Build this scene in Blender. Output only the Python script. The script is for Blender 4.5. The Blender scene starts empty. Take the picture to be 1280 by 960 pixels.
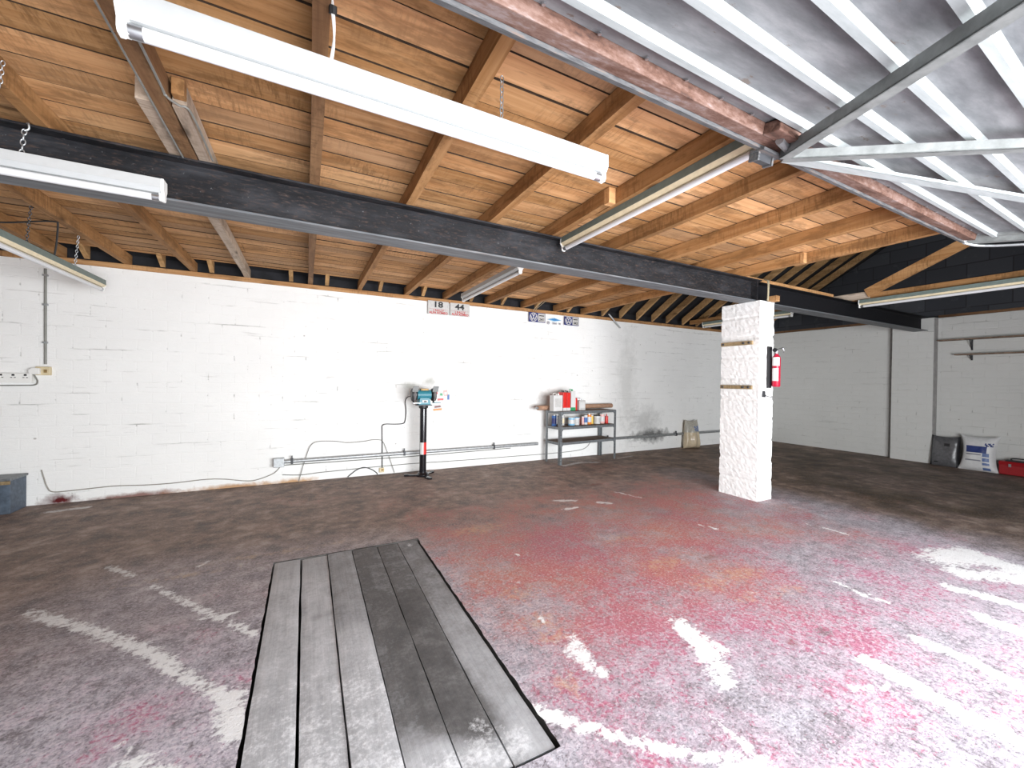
import bpy, bmesh, math, random
import numpy as np
from mathutils import Vector, Matrix, noise

# ------------------------------------------------------------------ camera, world, light, exposure
S = bpy.context.scene
COL = S.collection
F_PX, CAM_H = 499.0, 1.2
YAW, ROLL, PITCH = math.radians(27.2), math.radians(0.8), -math.atan(3 / 499.0)
FW = np.array([math.sin(YAW) * math.cos(PITCH), math.cos(YAW) * math.cos(PITCH), math.sin(PITCH)])
_r0 = np.array([math.cos(YAW), -math.sin(YAW), 0.0])
_u0 = np.cross(_r0, FW)
RT = _r0 * math.cos(ROLL) + _u0 * math.sin(ROLL)
UP = -_r0 * math.sin(ROLL) + _u0 * math.cos(ROLL)
cam_d = bpy.data.cameras.new('camera')
cam_d.sensor_width = 36.0
cam_d.lens = F_PX * 36.0 / 1280.0
cam_d.clip_start = 0.05
cam = bpy.data.objects.new('camera', cam_d)
COL.objects.link(cam)
M3 = Matrix((RT, UP, -FW)).transposed()
cam.matrix_world = Matrix.Translation((0, 0, CAM_H)) @ M3.to_4x4()
S.camera = cam

S.view_settings.view_transform = 'Standard'
S.view_settings.look = 'None'
S.view_settings.exposure = 0.0
S.view_settings.gamma = 1.0
S.view_settings.use_curve_mapping = False

world = bpy.data.worlds.new('world')
S.world = world
world.use_nodes = True
world.node_tree.nodes['Background'].inputs[0].default_value = (0.86, 0.93, 1.0, 1)
world.node_tree.nodes['Background'].inputs[1].default_value = 1.0


def area(name, loc, rot, sx, sy, power, color):
    d = bpy.data.lights.new(name, 'AREA')
    d.shape = 'RECTANGLE'
    d.size, d.size_y = sx, sy
    d.energy = power
    d.color = color
    o = bpy.data.objects.new(name, d)
    o.location = loc
    o.rotation_euler = rot
    COL.objects.link(o)
    return o


# daylight that falls in through the open garage doorway behind the camera
area('doorway_daylight', (1.90, -1.5, 0.84), (math.radians(90), 0, 0), 4.2, 1.6, 570, (0.95, 0.975, 1.0))


# ------------------------------------------------------------------ helpers
def on_z(px, py, z=0.0):
    d = FW + RT * (px - 640) / F_PX - UP * (py - 480) / F_PX
    t = (z - CAM_H) / d[2]
    return (d[0] * t, d[1] * t)


def tag(o, label=None, cat=None, group=None, kind=None):
    if label: o['label'] = label
    if cat: o['category'] = cat
    if group: o['group'] = group
    if kind: o['kind'] = kind
    return o


def thing(name, label, cat, loc=(0, 0, 0), rotz=0.0, group=None):
    o = bpy.data.objects.new(name, None)
    o.empty_display_size = 0.1
    o.location = loc
    o.rotation_euler = (0, 0, rotz)
    COL.objects.link(o)
    return tag(o, label, cat, group)


def kids(o):
    return [c for c in bpy.data.objects if c.parent == o]


def copy_tree(o, parent=None):
    c = o.copy()
    COL.objects.link(c)
    if parent: c.parent = parent
    for k in kids(o): copy_tree(k, c)
    return c


class MB:
    def __init__(self):
        self.v, self.f, self.m, self.attr = [], [], [], []

    def add(self, vs, fs, mi=0, a=0.0):
        n = len(self.v)
        self.v += [tuple(p) for p in vs]
        self.f += [tuple(i + n for i in f) for f in fs]
        self.m += [mi] * len(fs)
        self.attr += [a] * len(vs)
        return self

    def box(self, lo, hi, mi=0, a=0.0):
        x0, y0, z0 = lo
        x1, y1, z1 = hi
        return self.add([(x0, y0, z0), (x1, y0, z0), (x1, y1, z0), (x0, y1, z0), (x0, y0, z1), (x1, y0, z1), (x1, y1, z1), (x0, y1, z1)],
                        [(0, 3, 2, 1), (4, 5, 6, 7), (0, 1, 5, 4), (1, 2, 6, 5), (2, 3, 7, 6), (3, 0, 4, 7)], mi, a)

    def bar(self, p, q, w, h, up=(0, 0, 1), mi=0, a=0.0):
        p, q, up = Vector(p), Vector(q), Vector(up)
        d = (q - p).normalized()
        s = d.cross(up).normalized()
        u = s.cross(d).normalized()
        vs = []
        for c in (p, q):
            for i, j in ((-1, -1), (1, -1), (1, 1), (-1, 1)):
                vs.append(c + s * (i * w / 2) + u * (j * h / 2))
        return self.add(vs, [(0, 1, 2, 3), (7, 6, 5, 4), (0, 4, 5, 1), (1, 5, 6, 2), (2, 6, 7, 3), (3, 7, 4, 0)], mi, a)

    def tube(self, pts, r, seg=8, mi=0, cap=True, closed=False):
        pts = [Vector(p) for p in pts]
        rs = r if isinstance(r, (list, tuple)) else [r] * len(pts)
        vs, fs = [], []
        n = len(pts)
        last = None
        for i, p in enumerate(pts):
            if closed:
                d = (pts[(i + 1) % n] - pts[i - 1]).normalized()
            else:
                d = (pts[min(i + 1, n - 1)] - pts[max(i - 1, 0)]).normalized()
            if last is None:
                ref = Vector((0, 0, 1)) if abs(d.z) < 0.9 else Vector((1, 0, 0))
                s = d.cross(ref).normalized()
            else:
                s = (last - d * last.dot(d)).normalized()
            last = s
            u = d.cross(s)
            for k in range(seg):
                an = 2 * math.pi * k / seg
                vs.append(p + (s * math.cos(an) + u * math.sin(an)) * rs[i])
        m = n if closed else n - 1
        for i in range(m):
            for k in range(seg):
                a, b = i * seg + k, i * seg + (k + 1) % seg
                c, e = ((i + 1) % n) * seg + (k + 1) % seg, ((i + 1) % n) * seg + k
                fs.append((a, e, c, b))
        if cap and not closed:
            fs.append(tuple(range(seg)))
            fs.append(tuple((n - 1) * seg + k for k in reversed(range(seg))))
        return self.add(vs, fs, mi)

    def lathe(self, prof, c=(0, 0, 0), seg=20, mi=0):
        vs, fs = [], []
        for r, z in prof:
            for k in range(seg):
                an = 2 * math.pi * k / seg
                vs.append((c[0] + r * math.cos(an), c[1] + r * math.sin(an), c[2] + z))
        for i in range(len(prof) - 1):
            for k in range(seg):
                fs.append((i * seg + k, i * seg + (k + 1) % seg, (i + 1) * seg + (k + 1) % seg, (i + 1) * seg + k))
        fs.append(tuple(reversed(range(seg))))
        fs.append(tuple((len(prof) - 1) * seg + k for k in range(seg)))
        return self.add(vs, fs, mi)

    def prism(self, prof, axis, a0, a1, mi=0):
        """profile of 2-D points swept along an axis: 'x' -> (y,z), 'y' -> (x,z), 'z' -> (x,y)"""
        n = len(prof)
        vs = []
        for t in (a0, a1):
            for p in prof:
                vs.append({'x': (t, p[0], p[1]), 'y': (p[0], t, p[1]), 'z': (p[0], p[1], t)}[axis])
        fs = [tuple(range(n)), tuple(reversed(range(n, 2 * n)))]
        for i in range(n):
            j = (i + 1) % n
            fs.append((i, i + n, j + n, j))
        return self.add(vs, fs, mi)

    def build(self, name, mats, parent=None, smooth=False, bevel=0.0, attr=None, world_space=False):
        me = bpy.data.meshes.new(name)
        me.from_pydata(self.v, [], self.f)
        mats = mats if isinstance(mats, (list, tuple)) else [mats]
        for m in mats: me.materials.append(m)
        me.polygons.foreach_set('material_index', self.m)
        if attr:
            a = me.attributes.new(attr, 'FLOAT', 'POINT')
            a.data.foreach_set('value', self.attr)
        bm = bmesh.new()
        bm.from_mesh(me)
        bmesh.ops.recalc_face_normals(bm, faces=bm.faces)
        if bevel:
            bmesh.ops.bevel(bm, geom=bm.edges[:], offset=bevel, segments=2, affect='EDGES', profile=0.6, clamp_overlap=True)
        bm.to_mesh(me)
        bm.free()
        if smooth:
            me.polygons.foreach_set('use_smooth', [True] * len(me.polygons))
            try:
                me.set_sharp_from_angle(angle=math.radians(40))
            except Exception:
                pass
        me.update()
        o = bpy.data.objects.new(name, me)
        COL.objects.link(o)
        if parent:
            o.parent = parent
            if world_space:
                pm = Matrix.Translation(parent.location) @ parent.rotation_euler.to_matrix().to_4x4()
                o.matrix_parent_inverse = pm.inverted()
        return o


def smooth_path(pts, n=6):
    pts = [Vector(p) for p in pts]
    out = []
    for i in range(len(pts) - 1):
        p0, p1, p2, p3 = pts[max(i - 1, 0)], pts[i], pts[i + 1], pts[min(i + 2, len(pts) - 1)]
        for k in range(n):
            t = k / n
            out.append(0.5 * ((2 * p1) + (p2 - p0) * t + (2 * p0 - 5 * p1 + 4 * p2 - p3) * t * t + (3 * p1 - p0 - 3 * p2 + p3) * t ** 3))
    out.append(pts[-1])
    return out


def text_mb(body, size, origin, mb=None, mi=0, width=None, bold=0.0):
    """lettering standing in a plane facing -Y; origin = centre"""
    cu = bpy.data.curves.new('lettering', 'FONT')
    cu.body = body
    cu.size = size
    cu.align_x = 'CENTER'
    cu.align_y = 'CENTER'
    cu.extrude = 0.0006
    cu.offset = bold
    cu.resolution_u = 3
    ob = bpy.data.objects.new('lettering', cu)
    COL.objects.link(ob)
    dg = bpy.context.evaluated_depsgraph_get()
    me = bpy.data.meshes.new_from_object(ob.evaluated_get(dg))
    vs = [tuple(v.co) for v in me.vertices]
    fs = [tuple(p.vertices) for p in me.polygons]
    bpy.data.objects.remove(ob)
    bpy.data.curves.remove(cu)
    bpy.data.meshes.remove(me)
    sx = 1.0
    if width and vs:
        w = max(v[0] for v in vs) - min(v[0] for v in vs)
        sx = width / w
    mb = mb or MB()
    mb.add([(origin[0] + v[0] * sx, origin[1] - v[2], origin[2] + v[1]) for v in vs], fs, mi)
    return mb


# ------------------------------------------------------------------ materials
class NT:
    def __init__(self, name, rough=0.7, metal=0.0, spec=0.5):
        self.mat = bpy.data.materials.new(name)
        self.mat.use_nodes = True
        self.t = self.mat.node_tree
        self.b = self.t.nodes['Principled BSDF']
        self.b.inputs['Roughness'].default_value = rough
        self.b.inputs['Metallic'].default_value = metal
        self.b.inputs['Specular IOR Level'].default_value = spec

    def n(self, typ, **kw):
        nd = self.t.nodes.new(typ)
        for k, v in kw.items(): setattr(nd, k, v)
        return nd

    def link(self, a, b): self.t.links.new(a, b)

    def put(self, sock, v):
        if isinstance(v, bpy.types.NodeSocket): self.link(v, sock)
        elif isinstance(v, (tuple, list)):
            sock.default_value = tuple(v) + (1.0,) if len(v) == 3 and len(sock.default_value) == 4 else tuple(v)
        else: sock.default_value = v

    def coord(self, scale=(1, 1, 1), kind='Object', offset=None):
        tc = self.n('ShaderNodeTexCoord')
        mp = self.n('ShaderNodeMapping')
        mp.inputs['Scale'].default_value = scale
        src = tc.outputs[kind]
        if offset is not None:
            ad = self.n('ShaderNodeVectorMath', operation='ADD')
            self.link(src, ad.inputs[0])
            self.link(offset, ad.inputs[1])
            src = ad.outputs[0]
        self.link(src, mp.inputs['Vector'])
        return mp.outputs[0]

    def noise(self, vec, scale=5, detail=4, rough=0.55, dist=0.0):
        nd = self.n('ShaderNodeTexNoise')
        self.link(vec, nd.inputs['Vector'])
        nd.inputs['Scale'].default_value = scale
        nd.inputs['Detail'].default_value = detail
        nd.inputs['Roughness'].default_value = rough
        nd.inputs['Distortion'].default_value = dist
        return nd.outputs['Fac']

    def ramp(self, fac, stops, interp='LINEAR'):
        nd = self.n('ShaderNodeValToRGB')
        nd.color_ramp.interpolation = interp
        els = nd.color_ramp.elements
        while len(els) < len(stops): els.new(0.5)
        for e, (p, c) in zip(els, stops):
            e.position = p
            e.color = (c, c, c, 1) if isinstance(c, (int, float)) else tuple(c) + (1,)
        self.link(fac, nd.inputs[0])
        return nd.outputs[0]

    def mix(self, fac, a, b, mode='MIX'):
        nd = self.n('ShaderNodeMix', data_type='RGBA', blend_type=mode)
        self.put(nd.inputs[0], fac)
        self.put(nd.inputs[6], a)
        self.put(nd.inputs[7], b)
        return nd.outputs[2]

    def math(self, op, a, b=0.0, clamp=False):
        nd = self.n('ShaderNodeMath', operation=op, use_clamp=clamp)
        self.put(nd.inputs[0], a)
        self.put(nd.inputs[1], b)
        return nd.outputs[0]

    def attr(self, name):
        nd = self.n('ShaderNodeAttribute')
        nd.attribute_name = name
        return nd.outputs['Fac']

    def color(self, c): self.put(self.b.inputs['Base Color'], c)

    def rough(self, v): self.put(self.b.inputs['Roughness'], v)

    def bump(self, h, strength=0.3, dist=0.01):
        nd = self.n('ShaderNodeBump')
        nd.inputs['Strength'].default_value = strength
        nd.inputs['Distance'].default_value = dist
        self.link(h, nd.inputs['Height'])
        self.link(nd.outputs[0], self.b.inputs['Normal'])


MAT = {}


def plain(name, c, rough=0.6, metal=0.0, var=0.12, scale=30, spec=0.5):
    """painted or plastic surface with faint blotchy variation"""
    k = NT(name, rough, metal, spec)
    n = k.noise(k.coord(), scale, 4)
    d = tuple(x * (1 - var) for x in c)
    l = tuple(min(1, x * (1 + var)) for x in c)
    k.color(k.ramp(n, [(0.3, d), (0.7, l)]))
    MAT[name] = k.mat
    return k.mat


def wood(name, axis, dark, mid, light, grey=0.0, use_tint=False, rough=0.8):
    k = NT(name, rough, 0, 0.25)
    sc = [16, 16, 16]
    sc['xyz'.index(axis)] = 0.8
    off = None
    if use_tint:
        cb = k.n('ShaderNodeCombineXYZ')
        t = k.math('MULTIPLY', k.attr('tint'), 37.0)
        k.link(t, cb.inputs[0]); k.link(t, cb.inputs[1]); k.link(t, cb.inputs[2])
        off = cb.outputs[0]
    v = k.coord(sc, offset=off)
    g = k.noise(v, 1.6, 6, 0.62, 0.6)
    v2 = k.coord([s * 0.16 for s in sc], offset=off)
    g2 = k.noise(v2, 1.5, 4, 0.6)
    sc3 = [5, 5, 5]
    sc3['xyz'.index(axis)] = 1.6
    v3 = k.coord(sc3, offset=off)
    sp = k.noise(v3, 2.2, 5, 0.7)
    fac = k.math('ADD', k.math('MULTIPLY', g, 0.62), k.math('MULTIPLY', g2, 0.38))
    c = k.ramp(fac, [(0.28, dark), (0.46, mid), (0.66, light)])
    # saw-mill blotches
    c = k.mix(k.ramp(sp, [(0.50, 0.0), (0.61, 0.62)]), c, tuple(x * 0.5 for x in mid))
    # saw marks across the grain
    sc4 = [5, 5, 5]
    sc4['xyz'.index(axis)] = 34
    sw = k.noise(k.coord(sc4, offset=off), 2.0, 5, 0.7)
    c = k.mix(k.math('MULTIPLY', k.ramp(sw, [(0.48, 0.0), (0.60, 0.62)]), k.ramp(k.noise(k.coord((1, 1, 1), offset=off), 2.2, 3), [(0.42, 0.0), (0.62, 1.0)])), c, tuple(x * 0.45 for x in mid))
    # knots
    vo = k.n('ShaderNodeTexVoronoi')
    sck = [3.2, 3.2, 3.2]
    sck['xyz'.index(axis)] = 1.3
    k.link(k.coord(sck, offset=off), vo.inputs['Vector'])
    vo.inputs['Scale'].default_value = 1.4
    c = k.mix(k.ramp(vo.outputs['Distance'], [(0.05, 0.75), (0.12, 0.0)]), c, tuple(x * 0.35 for x in dark))
    if use_tint:
        tn = k.attr('tint')
        hs = k.n('ShaderNodeHueSaturation')
        k.link(c, hs.inputs['Color'])
        k.link(k.math('ADD', k.math('MULTIPLY', tn, 0.62), 0.74), hs.inputs['Value'])
        k.link(k.math('SUBTRACT', 1.02, k.math('MULTIPLY', tn, 0.10)), hs.inputs['Saturation'])
        c = k.mix(k.ramp(k.math('FRACT', k.math('MULTIPLY', tn, 7.3)), [(0.55, 0.0), (1.0, 0.55)]), hs.outputs[0], k.mix(fac, (0.20, 0.115, 0.06), (0.42, 0.29, 0.18)))
    else:
        oi = k.n('ShaderNodeObjectInfo')
        hs = k.n('ShaderNodeHueSaturation')
        k.link(c, hs.inputs['Color'])
        k.link(k.math('ADD', k.math('MULTIPLY', oi.outputs['Random'], 0.3), 0.85), hs.inputs['Value'])
        c = hs.outputs[0]
    k.color(c)
    k.bump(fac, 0.35, 0.006)
    MAT[name] = k.mat
    return k.mat


def white_wall(name, ztop=0.0, course=0.105, block=0.23, bump=0.35, dirt=0.5, base=(0.86, 0.865, 0.86), axis='x', stains=None, grit=90, joint=0.10):
    k = NT(name, 0.75, 0, 0.25)
    tc = k.n('ShaderNodeTexCoord')
    sp = k.n('ShaderNodeSeparateXYZ')
    k.link(tc.outputs['Object'], sp.inputs[0])
    cb = k.n('ShaderNodeCombineXYZ')
    k.link(sp.outputs['X' if axis == 'x' else 'Y'], cb.inputs[0])
    k.link(sp.outputs['Z'], cb.inputs[1])
    # wobble so that the courses are not ruler-straight
    wob = k.noise(tc.outputs['Object'], 3.0, 3)
    ad = k.n('ShaderNodeVectorMath', operation='MULTIPLY_ADD')
    k.link(wob, ad.inputs[0])
    ad.inputs[1].default_value = (0.03, 0.03, 0)
    k.link(cb.outputs[0], ad.inputs[2])
    br = k.n('ShaderNodeTexBrick')
    k.link(ad.outputs[0], br.inputs['Vector'])
    br.inputs['Scale'].default_value = 1.0
    br.inputs['Brick Width'].default_value = block
    br.inputs['Row Height'].default_value = course
    br.inputs['Mortar Size'].default_value = 0.007
    br.inputs['Mortar Smooth'].default_value = 0.6
    br.inputs['Color1'].default_value = (0, 0, 0, 1)
    br.inputs['Color2'].default_value = (0, 0, 0, 1)
    br.inputs['Mortar'].default_value = (1, 1, 1, 1)
    mort = br.outputs['Fac']
    # cracks: mortar lines that are open only here and there, along the courses
    vs = k.coord((1.1, 1.1, 9))
    gate = k.ramp(k.noise(vs, 1.6, 5, 0.65), [(0.56, 0.0), (0.70, 1.0)])
    crack = k.math('MULTIPLY', mort, gate)
    fine = k.noise(k.coord((1, 1, 2.5)), grit, 4, 0.6)
    blot = k.noise(k.coord(), 1.3, 5, 0.6)
    c = k.mix(k.ramp(blot, [(0.35, 0.0), (0.75, 1.0)]), base, tuple(x * 0.94 for x in base))
    c = k.mix(k.math('MULTIPLY', crack, dirt), c, (0.16, 0.155, 0.14))
    hl = k.noise(k.coord((1.3, 1.3, 26)), 1.7, 5, 0.62, 0.3)
    c = k.mix(k.math('MULTIPLY', k.ramp(hl, [(0.655, 0.0), (0.69, 1.0)]), dirt * 0.5), c, (0.30, 0.29, 0.27))
    # small dark nail holes and chips
    vo = k.n('ShaderNodeTexVoronoi')
    k.link(k.coord((3.3, 3.3, 4.2)), vo.inputs['Vector'])
    vo.inputs['Scale'].default_value = 1.0
    vo.inputs['Randomness'].default_value = 1.0
    c = k.mix(k.ramp(vo.outputs['Distance'], [(0.02, dirt), (0.045, 0.0)]), c, (0.16, 0.13, 0.11))
    if stains:
        for (sx, sy, sz, r, col, amt) in stains:
            dv = k.n('ShaderNodeVectorMath', operation='DISTANCE')
            wv = k.n('ShaderNodeVectorMath', operation='MULTIPLY')
            k.link(tc.outputs['Object'], wv.inputs[0])
            wv.inputs[1].default_value = (1.0 / r[0], 0, 1.0 / r[1]) if axis == 'x' else (0, 1.0 / r[0], 1.0 / r[1])
            k.link(wv.outputs[0], dv.inputs[0])
            dv.inputs[1].default_value = (sx / r[0], 0, sz / r[1]) if axis == 'x' else (0, sy / r[0], sz / r[1])
            nn = k.noise(tc.outputs['Object'], 9, 5, 0.65)
            dd = k.math('ADD', dv.outputs['Value'], k.math('MULTIPLY', k.math('SUBTRACT', nn, 0.5), 1.6))
            c = k.mix(k.math('MULTIPLY', k.ramp(dd, [(0.25, 1.0), (1.0, 0.0)]), amt), c, col)
    k.color(c)
    h = k.math('SUBTRACT', k.math('ADD', k.math('MULTIPLY', fine, 0.35), k.math('MULTIPLY', k.noise(k.coord((1, 1, 3)), 14, 4), 0.6)), k.math('MULTIPLY', mort, joint))
    k.bump(h, bump, 0.012)
    MAT[name] = k.mat
    return k.mat


# paints and plastics
plain('white_enamel', (0.46, 0.475, 0.475), 0.4, var=0.03)
plain('cream_enamel', (0.72, 0.62, 0.42), 0.45, var=0.08)
plain('dirty_shaded_enamel', (0.16, 0.20, 0.18), 0.55, var=0.12)  # old lamp casing sides: dirt plus shade painted into the colour
plain('tube_glass', (0.66, 0.67, 0.68), 0.3, var=0.02)
plain('steel_cap', (0.45, 0.46, 0.48), 0.35, 0.9)
plain('white_plastic', (0.80, 0.80, 0.77), 0.45, var=0.04)
plain('cream_plastic', (0.62, 0.52, 0.33), 0.5)
plain('black_plastic', (0.012, 0.012, 0.014), 0.5)
plain('black_rubber', (0.02, 0.02, 0.02), 0.6)
plain('grey_cable', (0.22, 0.22, 0.20), 0.6)
plain('pale_cable', (0.30, 0.285, 0.25), 0.6)
plain('galvanised', (0.42, 0.44, 0.45), 0.5, 0.7, var=0.2)
plain('dark_steel', (0.05, 0.052, 0.058), 0.45, 0.4)
plain('black_steel', (0.009, 0.009, 0.011), 0.7, 0.0, spec=0.15)
plain('gloss_black', (0.008, 0.008, 0.011), 0.16, 0.0, spec=0.6)
plain('teal_paint', (0.03, 0.20, 0.26), 0.4, var=0.15)
plain('abrasive', (0.16, 0.15, 0.15), 0.9)
plain('clear_shield', (0.30, 0.31, 0.31), 0.2)
plain('shelf_steel', (0.19, 0.205, 0.215), 0.5, 0.5, var=0.25)
plain('red_paint', (0.62, 0.025, 0.02), 0.35, var=0.12)
plain('dark_red', (0.30, 0.008, 0.012), 0.4)
plain('green_paint', (0.03, 0.30, 0.12), 0.4)
plain('blue_paint', (0.03, 0.12, 0.36), 0.4)
plain('light_blue', (0.22, 0.48, 0.70), 0.4)
plain('navy', (0.025, 0.035, 0.16), 0.4)
plain('orange_paint', (0.70, 0.22, 0.03), 0.4)
plain('yellow_paint', (0.75, 0.50, 0.10), 0.4)
plain('maroon', (0.16, 0.03, 0.03), 0.4)
plain('label_white', (0.62, 0.62, 0.61), 0.5, var=0.03)
plain('crimson_paint', (0.42, 0.008, 0.035), 0.3, var=0.1)
plain('pink_label', (0.75, 0.45, 0.42), 0.5)
plain('tin', (0.55, 0.56, 0.57), 0.35, 0.8)
plain('cardboard', (0.34, 0.20, 0.13), 0.85, var=0.25)
plain('black_ink', (0.012, 0.012, 0.014), 0.6)
plain('red_ink', (0.45, 0.03, 0.03), 0.6)
plain('plate_white', (0.50, 0.495, 0.48), 0.5, var=0.1)
plain('sign_blue', (0.05, 0.22, 0.52), 0.45)
plain('brass', (0.30, 0.20, 0.08), 0.5, 0.4, var=0.3)
plain('blue_grey_paint', (0.075, 0.10, 0.135), 0.55, var=0.3)
plain('tan_plastic', (0.52, 0.43, 0.30), 0.28, var=0.1)
plain('film_plastic', (0.40, 0.38, 0.33), 0.25, var=0.15)
plain('grey_sack', (0.10, 0.10, 0.105), 0.3, var=0.25)
plain('black_sack', (0.015, 0.015, 0.017), 0.35)
plain('white_sack', (0.66, 0.66, 0.66), 0.45, var=0.06)
plain('sack_blue', (0.015, 0.035, 0.17), 0.45)
plain('sack_light_blue', (0.10, 0.16, 0.34), 0.45)
plain('sack_grey_ink', (0.22, 0.22, 0.26), 0.5)
plain('grey_mortar', (0.22, 0.21, 0.20), 0.9, var=0.25, scale=18)
plain('green_strip', (0.03, 0.05, 0.02), 0.8, var=0.3)
plain('rope', (0.42, 0.36, 0.24), 0.9)
plain('pit_concrete', (0.10, 0.095, 0.09), 0.95, var=0.4, scale=12)
plain('black_felt', (0.012, 0.012, 0.015), 0.85, var=0.5, scale=9)

wood('ceiling_board', 'x', (0.29, 0.13, 0.042), (0.50, 0.255, 0.098), (0.68, 0.40, 0.185), use_tint=True)
wood('joist_wood', 'y', (0.17, 0.075, 0.025), (0.33, 0.165, 0.062), (0.48, 0.27, 0.12))
wood('joist_brown', 'y', (0.085, 0.042, 0.02), (0.19, 0.10, 0.048), (0.29, 0.17, 0.085))
wood('joist_grey', 'y', (0.20, 0.14, 0.10), (0.36, 0.28, 0.21), (0.50, 0.41, 0.33))
wood('plate_wood', 'x', (0.24, 0.11, 0.04), (0.46, 0.24, 0.10), (0.64, 0.38, 0.18))
wood('plate_wood_dark', 'y', (0.06, 0.032, 0.016), (0.13, 0.07, 0.035), (0.22, 0.12, 0.06))
wood('rafter_wood', 'y', (0.20, 0.11, 0.045), (0.38, 0.22, 0.095), (0.55, 0.34, 0.16))
wood('shelf_wood', 'x', (0.10, 0.065, 0.045), (0.20, 0.14, 0.10), (0.32, 0.23, 0.17))
wood('batten_wood', 'y', (0.16, 0.11, 0.055), (0.30, 0.22, 0.12), (0.42, 0.32, 0.19))

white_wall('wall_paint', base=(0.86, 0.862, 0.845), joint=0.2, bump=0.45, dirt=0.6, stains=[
    (5.55, 0, 0.27, (0.55, 0.15), (0.04, 0.04, 0.04), 0.9),
    (5.4, 0, 0.5, (0.5, 0.35), (0.3, 0.3, 0.29), 0.45),
    (4.95, 0, 1.1, (0.28, 1.2), (0.55, 0.55, 0.53), 0.5),
    (3.3, 0, 0.9, (0.2, 0.22), (0.35, 0.35, 0.33), 0.5),
    (-2.05, 0, 0.03, (0.16, 0.07), (0.10, 0.01, 0.012), 1.0),
    (-1.55, 0, 0.0, (0.5, 0.05), (0.20, 0.08, 0.06), 0.9),
    (-0.75, 0, 0.0, (0.5, 0.05), (0.45, 0.24, 0.10), 0.9),
    (-0.15, 0, 0.0, (0.35, 0.06), (0.50, 0.28, 0.12), 0.9),
    (1.2, 0, 1.13, (0.13, 0.07), (0.35, 0.36, 0.32), 0.6),
    (1.45, 0, 1.19, (0.12, 0.06), (0.35, 0.36, 0.32), 0.6)])
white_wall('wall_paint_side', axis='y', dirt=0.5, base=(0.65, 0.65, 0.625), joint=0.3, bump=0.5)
white_wall('pillar_paint', axis='y', course=0.215, block=0.46, bump=0.5, dirt=0.12, base=(0.80, 0.80, 0.79), grit=55, joint=0.0)

# black blockwork of the gable
k = NT('black_block', 0.9, 0, 0.2)
tcb = k.n('ShaderNodeTexCoord')
spb = k.n('ShaderNodeSeparateXYZ'); k.link(tcb.outputs['Object'], spb.inputs[0])
cbb = k.n('ShaderNodeCombineXYZ'); k.link(spb.outputs['Y'], cbb.inputs[0]); k.link(spb.outputs['Z'], cbb.inputs[1])
brb = k.n('ShaderNodeTexBrick'); k.link(cbb.outputs[0], brb.inputs['Vector'])
for nm, v in (('Scale', 1.0), ('Brick Width', 0.45), ('Row Height', 0.22), ('Mortar Size', 0.01), ('Mortar Smooth', 0.5)): brb.inputs[nm].default_value = v
brb.inputs['Color1'].default_value = (0.035, 0.037, 0.043, 1); brb.inputs['Color2'].default_value = (0.055, 0.058, 0.065, 1); brb.inputs['Mortar'].default_value = (0.030, 0.031, 0.034, 1)
k.color(k.mix(k.ramp(k.noise(k.coord(), 7, 5, 0.65), [(0.58, 0.0), (0.8, 0.5)]), brb.outputs['Color'], (0.11, 0.11, 0.115)))
MAT['black_block'] = k.mat

# steel beam: old black paint, rust breaking through
k = NT('beam_paint', 0.5, 0.0, 0.25)
n1 = k.noise(k.coord((0.8, 3, 3)), 3.5, 6, 0.7)
n2 = k.noise(k.coord((1.5, 6, 6)), 14, 5, 0.7)
c = k.ramp(n1, [(0.3, (0.006, 0.006, 0.007)), (0.5, (0.013, 0.0135, 0.016)), (0.7, (0.035, 0.036, 0.041))])
c = k.mix(k.ramp(n2, [(0.54, 0.0), (0.68, 0.6)]), c, (0.085, 0.055, 0.043))
c = k.mix(k.ramp(k.noise(k.coord(), 60, 4, 0.7), [(0.66, 0.0), (0.72, 0.7)]), c, (0.16, 0.16, 0.165))
k.color(c); k.rough(k.ramp(n2, [(0.3, 0.5), (0.7, 0.8)])); k.bump(n2, 0.3, 0.003)
MAT['beam_paint'] = k.mat
k = NT('beam_flange', 0.55, 0.0, 0.5)
n1 = k.noise(k.coord((0.7, 9, 9)), 3.0, 6, 0.7)
c = k.ramp(n1, [(0.3, (0.055, 0.058, 0.065)), (0.5, (0.11, 0.12, 0.13)), (0.65, (0.17, 0.18, 0.19))])
c = k.mix(k.ramp(k.noise(k.coord((1, 14, 14)), 4, 5, 0.7), [(0.55, 0.0), (0.75, 0.7)]), c, (0.16, 0.10, 0.075))
k.color(c)
MAT['beam_flange'] = k.mat

# galvanised door skin, its ribs and the rusting rail
k = NT('door_skin', 0.5, 0.0, 0.5)
n1 = k.noise(k.coord((1.2, 5, 5)), 2.4, 6, 0.68)
n2 = k.noise(k.coord((3.2, 7, 7)), 3.0, 5, 0.7)
c = k.ramp(n1, [(0.35, (0.10, 0.107, 0.114)), (0.52, (0.165, 0.173, 0.180)), (0.66, (0.245, 0.253, 0.26))])
c = k.mix(k.ramp(n2, [(0.635, 0.0), (0.67, 0.8)]), c, (0.11, 0.075, 0.055))
k.color(c)
MAT['door_skin'] = k.mat
k = NT('door_rib', 0.5, 0.0, 0.5)
k.color(k.ramp(k.noise(k.coord((1, 6, 6)), 5, 5, 0.65), [(0.3, (0.28, 0.31, 0.31)), (0.7, (0.40, 0.43, 0.43))]))
MAT['door_rib'] = k.mat
k = NT('door_brace', 0.5, 0.0, 0.5)
k.color(k.ramp(k.noise(k.coord((6, 6, 6)), 3, 5, 0.65), [(0.3, (0.12, 0.128, 0.125)), (0.7, (0.21, 0.22, 0.215))]))
MAT['door_brace'] = k.mat
k = NT('rusty_rail', 0.7, 0.0, 0.35)
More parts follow.
